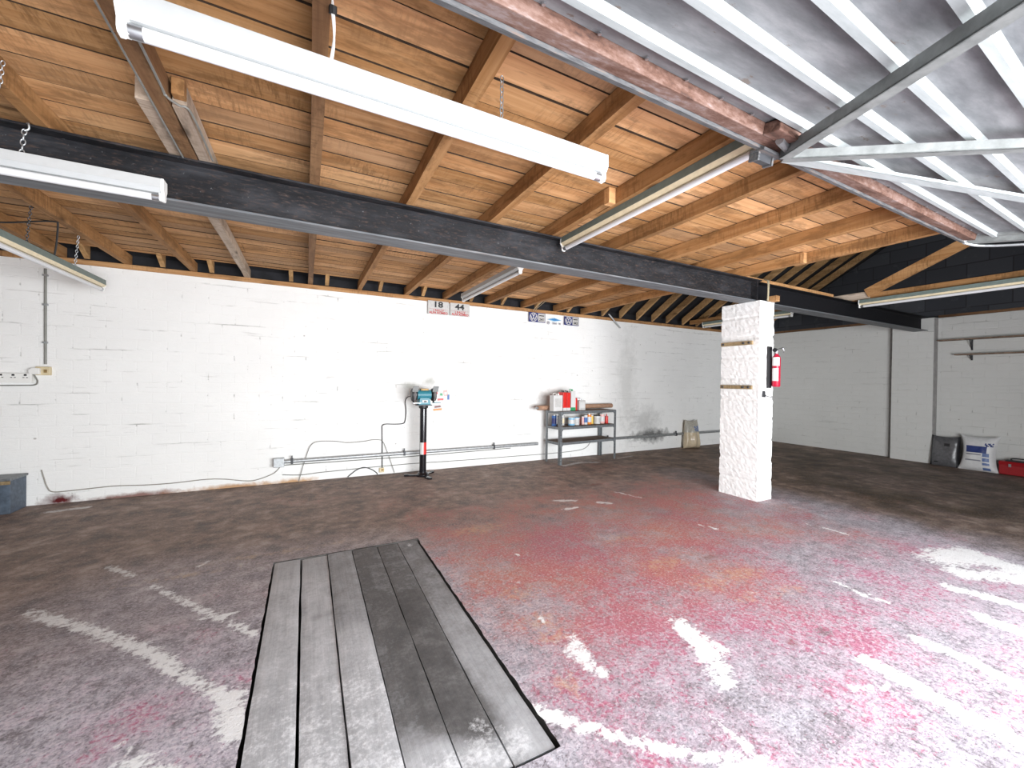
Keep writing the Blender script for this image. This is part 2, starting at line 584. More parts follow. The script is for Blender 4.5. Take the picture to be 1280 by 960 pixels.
n1 = k.noise(k.coord((1.1, 5, 5)), 3.4, 5, 0.7)
n2 = k.noise(k.coord((3, 6, 6)), 12, 5, 0.7)
c = k.ramp(k.math('ADD', k.math('MULTIPLY', n1, 0.7), k.math('MULTIPLY', n2, 0.3)), [(0.38, (0.045, 0.022, 0.016)), (0.46, (0.105, 0.052, 0.036)), (0.55, (0.17, 0.105, 0.085)), (0.62, (0.23, 0.18, 0.17))])
k.color(c)
MAT['rusty_rail'] = k.mat
k = NT('rail_lip', 0.6, 0.0, 0.4)
k.color(k.ramp(k.noise(k.coord((1, 8, 8)), 12, 5, 0.7), [(0.35, (0.04, 0.04, 0.043)), (0.55, (0.09, 0.092, 0.095)), (0.68, (0.14, 0.10, 0.08))]))
MAT['rail_lip'] = k.mat

# floor: worn red paint on grey concrete, white spills, oil
k = NT('floor_concrete', 0.62, 0.0, 0.35)
co = k.coord()
n_big = k.noise(co, 1.4, 6, 0.62)
n_mid = k.noise(co, 9, 6, 0.68)
n_fin = k.noise(co, 70, 6, 0.78)
n_str = k.noise(k.coord((1.0, 5.0, 1)), 7, 5, 0.65)
n_flk = k.noise(k.coord((1.25, 1.0, 1)), 21, 8, 0.74, 0.5)
n_med = k.noise(co, 3.6, 6, 0.66)
warm = k.attr('warm')
cool = k.attr('cool')
painted_shade = k.attr('painted_shade')
dustv = k.attr('dust')
fld2 = k.math('ADD', k.math('MULTIPLY', n_flk, 0.5), k.math('MULTIPLY', n_fin, 0.5))
base = k.ramp(k.math('ADD', k.math('MULTIPLY', fld2, 0.6), k.math('MULTIPLY', n_mid, 0.4)), [(0.40, (0.19, 0.165, 0.18)), (0.49, (0.33, 0.305, 0.34)), (0.54, (0.43, 0.405, 0.45)), (0.61, (0.60, 0.575, 0.62))])
base = k.mix(k.ramp(n_fin, [(0.38, 0.6), (0.45, 0.0)]), base, (0.13, 0.105, 0.115))
# dusty, bleached concrete near the doorway
dsm = k.math('MULTIPLY', k.math('ADD', k.math('SUBTRACT', dustv, 0.42), k.math('MULTIPLY', k.math('SUBTRACT', k.math('ADD', k.math('MULTIPLY', n_flk, 0.6), k.math('MULTIPLY', n_med, 0.4)), 0.5), 4.0)), 2.2, clamp=True)
base = k.mix(k.math('MULTIPLY', dsm, 0.8), base, k.ramp(n_fin, [(0.42, (0.38, 0.35, 0.41)), (0.52, (0.60, 0.57, 0.63)), (0.58, (0.74, 0.72, 0.76))]))
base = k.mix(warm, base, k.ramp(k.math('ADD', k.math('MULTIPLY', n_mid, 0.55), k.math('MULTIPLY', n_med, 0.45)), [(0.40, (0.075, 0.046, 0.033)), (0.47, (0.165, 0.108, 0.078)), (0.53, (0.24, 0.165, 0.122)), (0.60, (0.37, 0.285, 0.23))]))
base = k.mix(painted_shade, base, k.ramp(k.math('ADD', k.math('MULTIPLY', n_mid, 0.55), k.math('MULTIPLY', n_med, 0.45)), [(0.40, (0.030, 0.020, 0.011)), (0.5, (0.072, 0.050, 0.030)), (0.60, (0.15, 0.115, 0.075))]))  # mixes the painted far-right shade into the floor colour
fld = k.math('ADD', k.math('MULTIPLY', n_mid, 0.45), k.math('MULTIPLY', n_fin, 0.55))
redv = k.attr('red')
# a thin, uneven wash of old red paint
wash = k.math('MULTIPLY', k.math('ADD', k.math('SUBTRACT', redv, 0.40), k.math('MULTIPLY', k.math('SUBTRACT', k.math('ADD', k.math('MULTIPLY', n_med, 0.35), k.math('MULTIPLY', fld2, 0.65)), 0.5), 4.5)), 1.5, clamp=True)
wcol = k.ramp(n_big, [(0.38, (0.38, 0.175, 0.19)), (0.5, (0.43, 0.195, 0.175)), (0.62, (0.46, 0.235, 0.19))])
wcol = k.mix(cool, wcol, (0.50, 0.27, 0.36))
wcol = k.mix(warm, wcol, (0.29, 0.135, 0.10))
c = k.mix(k.math('MULTIPLY', wash, k.math('SUBTRACT', 0.68, k.math('MULTIPLY', cool, 0.2))), base, wcol)
# chips where the paint still holds
n_chp = k.noise(k.coord((1, 1, 1)), 38, 6, 0.72, 0.6)
chip = k.math('MULTIPLY', k.math('ADD', k.math('SUBTRACT', redv, 0.86), k.math('MULTIPLY', k.math('SUBTRACT', k.math('ADD', k.math('MULTIPLY', n_chp, 0.6), k.math('MULTIPLY', n_med, 0.4)), 0.5), 6.0)), 2.4, clamp=True)
ccol = k.ramp(n_big, [(0.3, (0.42, 0.07, 0.12)), (0.5, (0.46, 0.10, 0.10)), (0.7, (0.47, 0.14, 0.09))])
ccol = k.mix(cool, ccol, (0.40, 0.055, 0.14))
c = k.mix(k.math('MULTIPLY', chip, k.math('SUBTRACT', 0.66, k.math('MULTIPLY', warm, 0.3))), c, ccol)
c = k.mix(k.ramp(n_fin, [(0.545, 0.0), (0.60, 0.6)]), c, k.mix(warm, (0.60, 0.54, 0.57), (0.33, 0.28, 0.25)))
c = k.mix(k.math('MULTIPLY', k.ramp(n_fin, [(0.37, 0.7), (0.42, 0.0)]), 0.8), c, (0.09, 0.06, 0.06))
yel = k.math('MULTIPLY', k.math('ADD', k.math('SUBTRACT', k.attr('yellow'), 0.62), k.math('MULTIPLY', k.math('SUBTRACT', k.math('ADD', k.math('MULTIPLY', n_flk, 0.6), k.math('MULTIPLY', n_med, 0.4)), 0.5), 6.0)), 1.3, clamp=True)
c = k.mix(k.math('MULTIPLY', yel, 0.45), c, (0.58, 0.40, 0.22))
# flecks of white, then the thick white spills
flk = k.math('MULTIPLY', k.math('ADD', k.math('SUBTRACT', dustv, 1.12), k.math('MULTIPLY', k.math('SUBTRACT', k.math('ADD', k.math('MULTIPLY', n_flk, 0.55), k.math('MULTIPLY', n_str, 0.45)), 0.5), 4.2)), 2.5, clamp=True)
c = k.mix(k.math('MULTIPLY', flk, 0.8), c, (0.74, 0.73, 0.76))
wfl = k.math('ADD', k.math('ADD', k.math('MULTIPLY', n_flk, 0.4), k.math('MULTIPLY', n_fin, 0.25)), k.math('MULTIPLY', n_str, 0.35))
wh = k.math('MULTIPLY', k.math('ADD', k.math('SUBTRACT', k.attr('white'), 0.44), k.math('MULTIPLY', k.math('SUBTRACT', wfl, 0.5), 3.6)), 3.6, clamp=True)
c = k.mix(k.math('MULTIPLY', wh, k.math('SUBTRACT', 0.93, k.math('MULTIPLY', warm, 0.45))), c, (0.84, 0.84, 0.84))
# scratches
scr = k.ramp(k.noise(k.coord((2.0, 26, 1)), 2.2, 4, 0.7), [(0.68, 0.0), (0.72, 0.5)])
c = k.mix(scr, c, (0.60, 0.57, 0.56))
oil = k.math('MULTIPLY', k.math('ADD', k.math('SUBTRACT', k.attr('oil'), 0.5), k.math('MULTIPLY', k.math('SUBTRACT', fld2, 0.5), 5.0)), 2.0, clamp=True)
c = k.mix(k.math('MULTIPLY', oil, 0.75), c, (0.06, 0.048, 0.04))  # oil patches, plus the darker band past the pillar
rst = k.math('MULTIPLY', k.math('ADD', k.math('SUBTRACT', k.attr('rust'), 0.5), k.math('MULTIPLY', k.math('SUBTRACT', fld2, 0.5), 5.0)), 2.0, clamp=True)
c = k.mix(k.math('MULTIPLY', rst, 0.8), c, (0.17, 0.05, 0.035))
k.color(c)
k.rough(k.ramp(n_mid, [(0.3, 0.5), (0.7, 0.8)]))
k.bump(k.math('ADD', k.math('MULTIPLY', n_fin, 0.8), n_mid), 0.6, 0.008)
MAT['floor_concrete'] = k.mat

# weathered pit boards
k = NT('pit_board', 0.85, 0.0, 0.2)
v = k.coord((22, 1.2, 22))
g = k.noise(v, 2.0, 6, 0.65, 0.4)
gf = k.noise(k.coord(), 60, 5, 0.7)
gm = k.noise(k.coord(), 7, 5, 0.65)
c = k.ramp(k.math('ADD', k.math('MULTIPLY', g, 0.3), k.math('ADD', k.math('MULTIPLY', gf, 0.3), k.math('MULTIPLY', gm, 0.4))), [(0.32, (0.27, 0.27, 0.28)), (0.5, (0.43, 0.43, 0.445)), (0.66, (0.58, 0.58, 0.60))])
dk = k.math('MULTIPLY', k.math('ADD', k.math('SUBTRACT', k.attr('dark'), 0.42), k.math('MULTIPLY', k.math('SUBTRACT', k.math('ADD', k.math('MULTIPLY', gm, 0.6), k.math('MULTIPLY', gf, 0.4)), 0.5), 1.9)), 1.6, clamp=True)
c = k.mix(k.math('MULTIPLY', dk, 0.9), c, k.ramp(k.math('ADD', k.math('MULTIPLY', gm, 0.7), k.math('MULTIPLY', gf, 0.3)), [(0.35, (0.045, 0.041, 0.04)), (0.52, (0.075, 0.07, 0.068)), (0.65, (0.14, 0.132, 0.13))]))
wt = k.math('MULTIPLY', k.math('ADD', k.math('SUBTRACT', k.attr('white'), 0.5), k.math('MULTIPLY', k.math('SUBTRACT', k.math('ADD', k.math('MULTIPLY', gm, 0.5), k.math('MULTIPLY', gf, 0.5)), 0.5), 2.6)), 2.0, clamp=True)
c = k.mix(k.math('MULTIPLY', wt, 0.85), c, (0.80, 0.80, 0.82))
k.color(c); k.bump(k.math('ADD', g, k.math('MULTIPLY', gf, 0.5)), 0.3, 0.004)
MAT['pit_board'] = k.mat

# ------------------------------------------------------------------ the setting
WY, WTOP, RX = 5.26, 2.255, 8.9          # back wall plane, its top, right wall plane
PX0, PX1, PY0, PY1 = -0.181, 0.7525, 1.085, 3.008   # inspection pit opening


def struct(o): return tag(o, kind='structure')


# --- floor with the pit cut out of it
def strokes(X, Y, pts, w):
    d = np.full(X.shape, 9.0)
    for (x0, y0), (x1, y1) in zip(pts[:-1], pts[1:]):
        dx, dy = x1 - x0, y1 - y0
        t = np.clip(((X - x0) * dx + (Y - y0) * dy) / (dx * dx + dy * dy + 1e-9), 0, 1)
        d = np.minimum(d, np.hypot(X - x0 - t * dx, Y - y0 - t * dy))
    return np.exp(-(d / w) ** 2)


def blob(X, Y, c, rx, ry, rot=0.0):
    ca, sa = math.cos(rot), math.sin(rot)
    u, v = (X - c[0]) * ca + (Y - c[1]) * sa, -(X - c[0]) * sa + (Y - c[1]) * ca
    return np.exp(-((u / rx) ** 2 + (v / ry) ** 2))


def sstep(a, b, x):
    t = np.clip((x - a) / (b - a), 0, 1)
    return t * t * (3 - 2 * t)


def vnoise(X, Y, s, seed=0):
    r = np.random.RandomState(seed)
    g = r.rand(256, 256)
    x, y = X * s + 50, Y * s + 50
    i, j = np.floor(x).astype(int), np.floor(y).astype(int)
    fx, fy = x - i, y - j
    fx, fy = fx * fx * (3 - 2 * fx), fy * fy * (3 - 2 * fy)
    G = lambda a, b: g[a % 256, b % 256]
    return (G(i, j) * (1 - fx) + G(i + 1, j) * fx) * (1 - fy) + (G(i, j + 1) * (1 - fx) + G(i + 1, j + 1) * fx) * fy


def axis_pts(a, b, step, cuts):
    edges = [a] + cuts + [b]
    out = []
    for p, q in zip(edges[:-1], edges[1:]):
        n = max(1, int(round((q - p) / step)))
        out += list(np.linspace(p, q, n, endpoint=False))
    return np.array(out + [b])


xs = axis_pts(-3.3, 9.3, 0.035, [PX0, PX1])
ys = axis_pts(-1.6, 5.45, 0.028, [PY0, PY1])
X, Y = np.meshgrid(xs, ys, indexing='ij')
nx, ny = X.shape
inside = (X > PX0 - 1e-6) & (X < PX1 + 1e-6) & (Y > PY0 - 1e-6) & (Y < PY1 + 1e-6)
idx = np.arange(nx * ny).reshape(nx, ny)
xm, ym = (xs[:-1] + xs[1:]) / 2, (ys[:-1] + ys[1:]) / 2
hole = ((xm > PX0) & (xm < PX1))[:, None] & ((ym > PY0) & (ym < PY1))[None, :]
quads = np.stack([idx[:-1, :-1], idx[1:, :-1], idx[1:, 1:], idx[:-1, 1:]], -1)[~hole]
# ragged concrete edge along the pit
Xv, Yv = X.copy(), Y.copy()
rag = (vnoise(X, Y, 26, 5) - 0.5) * 0.015
edge_r = (np.abs(X - PX1) < 1e-6) & (Y > PY0 - .01) & (Y < PY1 + .01)
edge_l = (np.abs(X - PX0) < 1e-6) & (Y > PY0 - .01) & (Y < PY1 + .01)
Xv[edge_r] += np.abs(rag[edge_r]) * 1.3 + 0.001
Xv[edge_l] -= np.abs(rag[edge_l]) * 0.8
edge_n = (np.abs(Y - PY0) < 1e-6) & (X > PX0 - .01) & (X < PX1 + .01)
Yv[edge_n] -= np.abs(rag[edge_n])
me = bpy.data.meshes.new('floor')
used = np.zeros(nx * ny, bool)
used[quads.ravel()] = True
remap = -np.ones(nx * ny, int)
remap[used] = np.arange(used.sum())
P = np.stack([Xv.ravel(), Yv.ravel(), np.zeros(nx * ny)], -1)[used]
me.from_pydata(P.tolist(), [], remap[quads].tolist())
x, y = P[:, 0], P[:, 1]
W = lambda *pp: [on_z(*p) for p in pp]
lo, md = vnoise(x, y, 1.3, 1), vnoise(x, y, 3.7, 2)
# how much red paint is left
red = 0.50 * sstep(0.55, 0.95, x) * (1 - sstep(3.1, 4.0, y)) * (1 - sstep(3.6, 5.2, x)) + 0.22 + 0.20 * sstep(1.6, 2.2, y) * sstep(4.9, 4.0, y) * sstep(0.2, 1.0, x) * sstep(5, 4, x) + 0.08 * sstep(3.0, 3.6, y) * sstep(5.2, 4.6, y)
red += 0.28 * blob(x, y, on_z(870, 745), 0.8, 0.55) + 0.22 * blob(x, y, on_z(640, 700), 0.55, 0.5) + 0.25 * blob(x, y, on_z(800, 800), 0.28, 0.2)
red += 0.24 * blob(x, y, (-0.40, 2.2), 0.3, 0.45) + 0.26 * blob(x, y, on_z(200, 880), 0.24, 0.16) + 0.24 * blob(x, y, on_z(130, 935), 0.12, 0.1)
red += (lo - 0.5) * 0.35 + (md - 0.5) * 0.25
red -= 0.10 * sstep(1.1, 0.6, y) * sstep(0.5, 1.0, x)
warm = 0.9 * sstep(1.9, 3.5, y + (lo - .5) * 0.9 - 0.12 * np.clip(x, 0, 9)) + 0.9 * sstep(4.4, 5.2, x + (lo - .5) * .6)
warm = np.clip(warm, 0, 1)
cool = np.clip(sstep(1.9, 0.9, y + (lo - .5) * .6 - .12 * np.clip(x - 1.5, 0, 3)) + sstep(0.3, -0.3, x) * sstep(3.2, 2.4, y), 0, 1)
painted_shade = np.clip(sstep(4.5, 5.6, x + (md - .5) * .8 - 0.25 * (y - 1.2)), 0, 1) * np.clip(0.42 + 1.1 * (md - .5) + .5 * (lo - .5), 0, 1)  # shade of the far right painted into the floor, broken into patches
white = np.zeros_like(x)
for pts, w in [
    (W((35, 765), (95, 783), (150, 800), (195, 818), (225, 843), (262, 862), (285, 872)), 0.040),
    (W((290, 868), (285, 900), (300, 920)), 0.06),
    (W((135, 708), (165, 720)), 0.03), (W((190, 733), (240, 757), (270, 770), (318, 793)), 0.028),
    (W((250, 775), (300, 765)), 0.012),
    (W((150, 930), (172, 945)), 0.02), (W((165, 960), (200, 990)), 0.06),
    (W((660, 885), (700, 897), (760, 918), (830, 935), (900, 950), (1000, 985)), 0.035),
    (W((710, 812), (735, 832), (752, 840)), 0.040), (W((715, 798), (735, 822)), 0.045),
    (W((850, 780), (875, 805), (905, 852)), 0.068), (W((845, 778), (862, 800)), 0.045), (W((880, 800), (905, 812)), .04),
    (W((876, 880), (900, 900), (960, 960)), 0.018), (W((930, 960), (1000, 1000)), 0.09),
    (W((1088, 827), (1130, 850), (1200, 890), (1290, 935)), 0.062),
    (W((1040, 725), (1075, 742), (1108, 753)), 0.026),
    (W((1150, 800), (1200, 820), (1300, 870)), 0.05), (W((1190, 735), (1250, 750), (1300, 765)), 0.07),
    (W((1225, 770), (1300, 800)), 0.07), (W((1060, 860), (1110, 860)), 0.02),
    (W((1175, 700), (1215, 693), (1300, 722)), 0.17), (W((1200, 715), (1290, 725)), 0.13),
    (W((672, 773), (685, 777)), 0.016), (W((748, 628), (764, 629)), 0.045), (W((705, 637), (722, 634)), .03),
    (W((705, 582), (725, 578), (745, 578)), 0.06), (W((772, 573), (790, 570)), 0.03), (W((695, 626), (720, 626)), 0.04),
    (W((770, 615), (800, 622)), 0.025), (W((1030, 693), (1090, 698)), 0.012), (W((870, 655), (900, 662)), 0.02),
    (W((1010, 655), (1060, 668)), 0.018), (W((640, 690), (662, 700)), 0.008), (W((632, 725), (660, 731)), 0.008),
    (W((60, 640), (110, 634)), 0.05), (W((260, 702), (245, 710)), 0.012)]:
    white = np.maximum(white, strokes(x, y, pts, w))
white *= 0.68 + 0.45 * vnoise(x, y, 11, 9)
white = np.clip(white, 0, .9)
dust = 0.24 + 0.24 * sstep(1.5, 0.4, y) + 0.38 * sstep(3.1, 1.5, y) * sstep(0.1, -0.4, x) + 0.16 * sstep(1.3, 2.5, x) * sstep(2.4, 0.8, y)
dust += 0.14 * sstep(2.5, 3.5, x) * sstep(2.8, 1.4, y)
dust += (lo - .5) * .25 + (md - .5) * .25
dust *= 1 - 0.55 * warm
dust = dust - 0.15 * blob(x, y, on_z(700, 700), 1.0, 0.7)
yellow = np.zeros_like(x)
for p, rx, ry in [((680, 780), .12, .2), ((905, 722), .45, .12), ((835, 700), .3, .12), ((770, 672), .25, .12), ((710, 855), .06, .08), ((930, 748), .15, .06), ((660, 740), .2, .12), ((985, 740), .2, .06), ((350, 690), .5, .06), ((230, 720), .4, .05), ((600, 660), .3, .15)]:
    yellow = np.maximum(yellow, blob(x, y, on_z(*p), rx, ry))
oil = np.zeros_like(x)
for p, rx, ry, a in [((1030, 790), .07, .045, 1), ((760, 592), .12, .05, .9), ((440, 629), .25, .07, .75), ((480, 622), .2, .08, .7), ((345, 640), .2, .07, .7), ((720, 700), .02, .02, .8), ((500, 596), .5, .05, .8), ((400, 603), .6, .04, .7), ((60, 662), .12, .05, .8), ((120, 675), .3, .15, .5), ((330, 620), .4, .15, .45), ((650, 582), .6, .05, .6), ((900, 575), .9, .12, .6), ((820, 590), .4, .1, .6), ((525, 640), .6, .2, .45), ((390, 660), .45, .3, .55), ((1180, 617), .7, .3, .55), ((20, 700), .4, .3, .5), ((1015, 800), .03, .02, .7), ((808, 574), .15, .06, .9)]:
    oil = np.maximum(oil, a * blob(x, y, on_z(*p), rx, ry))
oil = np.maximum(oil, 0.62 * sstep(5.05, 5.26, y) * (0.5 + vnoise(x, y, 5, 4)))
oil = np.maximum(oil, 0.5 * sstep(0.35, 0.0, np.abs(x - 4.6 - (y - 1.2) * 0.1)) * sstep(1.5, 3.2, y))  # adds a darker band running back past the pillar
rust = np.zeros_like(x)
for p, rx, ry, a in [((990, 803), .04, .03, 1), ((742, 606), .16, .07, .9), ((735, 690), .1, .05, .6), ((885, 698), .12, .06, .8), ((1060, 810), .08, .03, .6), ((775, 716), .05, .03, .6), ((680, 587), .1, .06, .6), ((1058, 830), .03, .03, .5), ((880, 637), .1, .03, .7)]:
    rust = np.maximum(rust, a * blob(x, y, on_z(*p), rx, ry))
for nm, arr in (('red', red), ('warm', warm), ('white', white), ('dust', dust), ('yellow', yellow), ('oil', oil), ('rust', rust), ('cool', cool), ('painted_shade', painted_shade)):
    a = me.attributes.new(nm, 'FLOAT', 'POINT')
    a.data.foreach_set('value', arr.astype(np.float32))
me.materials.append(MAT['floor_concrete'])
me.update()
fl = bpy.data.objects.new('floor', me)
COL.objects.link(fl)
struct(fl)

m = MB()
m.box((PX0 - .06, PY0 - .06, -0.9), (PX0 - .012, PY1 + .06, -0.004)).box((PX1 + .014, PY0 - .06, -0.9), (PX1 + .06, PY1 + .06, -0.004))
m.box((PX0 - .06, PY0 - .06, -0.9), (PX1 + .06, PY0 - .014, -0.004)).box((PX0 - .06, PY1, -0.9), (PX1 + .06, PY1 + .06, -0.004)).box((PX0 - .06, PY0 - .06, -0.95), (PX1 + .06, PY1 + .06, -0.9))
struct(m.build('wall_pit', MAT['pit_concrete']))

# --- walls
m = MB().box((-3.4, WY, -0.02), (9.3, WY + .2, WTOP))
struct(m.build('wall_back', MAT['wall_paint']))
m = MB()
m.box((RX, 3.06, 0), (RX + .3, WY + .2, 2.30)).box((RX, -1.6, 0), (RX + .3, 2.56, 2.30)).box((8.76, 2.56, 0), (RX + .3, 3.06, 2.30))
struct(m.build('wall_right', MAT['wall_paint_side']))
m = MB().box((RX - .015, 3.06, 0), (RX, 3.13, 2.30))  # narrow grey strip down the wall beside the pilaster
plain('pilaster_grey', (0.34, 0.33, 0.32), 0.9, var=0.15, scale=14)
struct(m.build('grey_strip', MAT['pilaster_grey']))
m = MB().box((8.762, 2.552, 0), (RX, 2.56, 2.30))  # thin added sheet painting shade onto the pilaster's near side
struct(m.build('shade_strip', MAT['pilaster_grey']))
m = MB().prism([(-1.6, 2.34), (WY + .2, 2.34), (2.6, 3.95), (1.2, 3.95)], 'x', RX - .03, RX + .3)
struct(m.build('wall_gable', MAT['black_block']))
m = MB().box((-3.4, -1.6, 0), (-3.2, WY, 2.4))
struct(m.build('wall_left', MAT['grey_mortar']))
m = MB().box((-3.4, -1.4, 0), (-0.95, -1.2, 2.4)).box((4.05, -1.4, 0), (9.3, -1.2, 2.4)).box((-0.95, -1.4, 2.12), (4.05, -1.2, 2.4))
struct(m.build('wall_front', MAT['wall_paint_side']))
# roof slopes of black felt over the loft
m = MB().add([(-3.4, WY + .22, 2.36), (9.2, WY + .22, 2.36), (9.2, 2.4, 4.08), (-3.4, 2.4, 4.08), (-3.4, -1.6, 2.36), (9.2, -1.6, 2.36)], [(0, 1, 2, 3), (3, 2, 5, 4)])
struct(m.build('roof', MAT['black_felt']))
# the felt strip standing behind the wall plate closes the eaves
m = MB().box((-3.4, WY + .1, WTOP), (9.2, WY + .2, 2.42))
struct(m.build('trim_2', MAT['black_felt']))

# --- loft boards seen from below
JX = [-2.04, -1.58, -1.06, -0.53, 0.028, 0.565, 1.135, 1.70, 2.27, 2.85, 3.43, 4.005]      # joist centres
rng = random.Random(4)
m = MB()
BZ = 2.398
yb, row = -1.19, 0
while yb < 5.08:
    w = 0.1485 + rng.uniform(-0.006, 0.006)
    y1 = min(yb + w, 5.11)
    xcuts = [-3.2]
    j = rng.choice([0, 1, 2])
    while j < len(JX) - 1:
        xcuts.append(JX[j] + rng.uniform(-.006, .006)); j += rng.choice([2, 3, 3, 4])
    xcuts.append(4.03)
    for a, b in zip(xcuts[:-1], xcuts[1:]):
        dz = rng.uniform(0, .0022)
        tl = rng.uniform(-0.004, 0.004)
        mid = (a + b) / 2
        t = min(1, max(0, rng.gauss(0.45, 0.24)))
        x0, x1, q0, q1 = a + .0015, b - .0015, yb + .0014, y1 - rng.choice([.0025, .0035, .004, .006])
        z0, z1 = BZ + dz, BZ + dz + abs(tl)
        m.add([(x0, q0, z0), (x1, q0, z0), (x1, q1, z1), (x0, q1, z1), (x0, q0, z0 + .02), (x1, q0, z0 + .02), (x1, q1, z1 + .02), (x0, q1, z1 + .02)],
              [(0, 3, 2, 1), (4, 5, 6, 7), (0, 1, 5, 4), (1, 2, 6, 5), (2, 3, 7, 6), (3, 0, 4, 7)], 0, t)
        m.m[-4:] = [1] * 4
    yb = y1
    row += 1
plain('board_edge', (0.045, 0.026, 0.014), 0.9, var=0.4)
struct(m.build('ceiling', [MAT['ceiling_board'], MAT['board_edge']], attr='tint'))

# --- wall plates on the wall heads
m = MB().box((-3.2, WY - .022, WTOP), (8.85, WY + .08, 2.302))
tag(m.build('wall_plate', MAT['plate_wood'], bevel=.003), 'long timber plate lying along the top of the white back wall', 'timber plate')
m = MB().box((RX - .02, -1.1, 2.302), (RX + .1, 2.55, 2.36)).box((RX - .02, 2.85, 2.302), (RX + .1, WY - .08, 2.36))
tag(m.build('wall_plate', MAT['plate_wood_dark'], bevel=.003), 'dark brown timber plate along the top of the far side wall under the black gable', 'timber plate')


# --- joists
def timber(x0, x1, y0, y1, z0, z1, seed, wob=0.003):
    r = random.Random(seed)
    m = MB()
    n = max(2, int((y1 - y0) / .35))
    vs, fs = [], []
    for i in range(n + 1):
        yy = y0 + (y1 - y0) * i / n
        a, b, c, d = [r.uniform(-wob, wob) for _ in range(4)]
        vs += [(x0 + a, yy, z0 + b), (x1 + c, yy, z0 + b), (x1 + c, yy, z1), (x0 + a, yy, z1)]
    for i in range(n):
        for k in range(4):
            p, q = i * 4 + k, i * 4 + (k + 1) % 4
            fs.append((p, q, q + 4, p + 4))
    fs += [(0, 3, 2, 1), (n * 4, n * 4 + 1, n * 4 + 2, n * 4 + 3)]
    return m.add(vs, fs)


ORD = ['first', 'second', 'third', 'fourth', 'fifth', 'sixth', 'seventh', 'eighth', 'ninth', 'tenth', 'eleventh', 'twelfth', 'thirteenth', 'fourteenth',
       'fifteenth', 'sixteenth', 'seventeenth', 'eighteenth', 'nineteenth', 'twentieth', 'twenty-first', 'twenty-second', 'twenty-third', 'twenty-fourth', 'twenty-fifth']
JZ0, JZ1 = 2.302, 2.396
GJ = 'joists under the loft boards'
JL = {
    0: 'ceiling joist at the very left edge of the photo above the slanting lamp',
    1: 'ceiling joist that carries the chains of the lamp hung nearest the back wall',
    2: 'rough ceiling joist meeting the beam just beside the white chain hook',
    4: 'brown ceiling joist running straight away above the long lamp, with taped white flex beside it',
    5: 'ceiling joist crossing the middle of the long white lamp, a thin chain hanging beside it',
    6: 'ceiling joist passing over the far end of the long white lamp',
    7: 'ceiling joist with two lamps fixed under it, one each side of the steel beam',
    8: 'first clear ceiling joist right of the lamp that reaches the rusty door rail',
    9: 'second clear ceiling joist right of the lamp that reaches the rusty door rail',
    10: 'third clear ceiling joist from the lamp, next to the last one of the loft',
    11: 'last ceiling joist, spliced, edging the loft boards beside the dark open roof'}
for i, xc in enumerate(JX):
    if i == 3: continue
    w = 0.05
    if i in (7, 11):
        o = timber(xc - .025, xc + .025, -1.15, 2.10, JZ0, JZ1, i).build('ceiling_joist', MAT['joist_wood'])
        tag(o, JL[i], 'joist', GJ)
        xo = xc - .052 if i == 7 else xc - .052
        o = timber(xo - .024, xo + .024, 1.95 if i == 7 else 2.02, WY - .0, JZ0 + .002, JZ1 - .002, i + 50).build('ceiling_joist', MAT['joist_wood'])
        tag(o, 'back half of the joist with the two lamps, lapped beside it before the steel beam' if i == 7 else 'back half of the last loft joist, lapped beside its front half before the steel beam', 'joist', GJ)
        bx = MB().box((xo - .026, 1.90 if i == 7 else 1.99, JZ0 - .004), (xo + .024, 1.945 if i == 7 else 2.018, JZ1 - .004)).build('timber_cleat', MAT['plate_wood'])
        tag(bx, 'small pale timber block at the splice of the joist with two lamps' if i == 7 else 'small pale timber block at the splice of the last loft joist', 'timber block')
    else:
        mt = 'joist_brown' if i in (4,) else 'joist_wood'
        o = timber(xc - w / 2, xc + w / 2, -1.15, WY, JZ0, JZ1, i).build('ceiling_joist', MAT[mt])
        tag(o, JL[i], 'joist', GJ)
o = timber(-0.557, -0.503, -1.15, 2.62, JZ0 - .004, JZ1, 3).build('ceiling_joist', MAT['joist_brown'])
tag(o, 'dark brown joist with a thin grey cable along each edge, ending over the steel beam', 'joist', GJ)
o = timber(-0.617, -0.560, 2.10, WY, JZ0, JZ1 - .004, 33).build('ceiling_joist', MAT['joist_grey'])
tag(o, 'rough-edged pale joist lapped against the near side of the dark brown cabled joist', 'joist', GJ)
o = timber(-0.498, -0.452, 2.09, 3.05, JZ0, JZ1 - .004, 34).build('ceiling_joist', MAT['joist_grey'])
tag(o, 'short grey joist piece the cable crosses onto, on the far side of the brown joist', 'joist', GJ)
bx = MB().box((-0.492, 2.045, 2.330), (-0.450, 2.085, 2.396)).build('timber_cleat', MAT['joist_wood'], bevel=.002)
tag(bx, 'small orange timber block above the cable crossing near the brown joist', 'timber block')

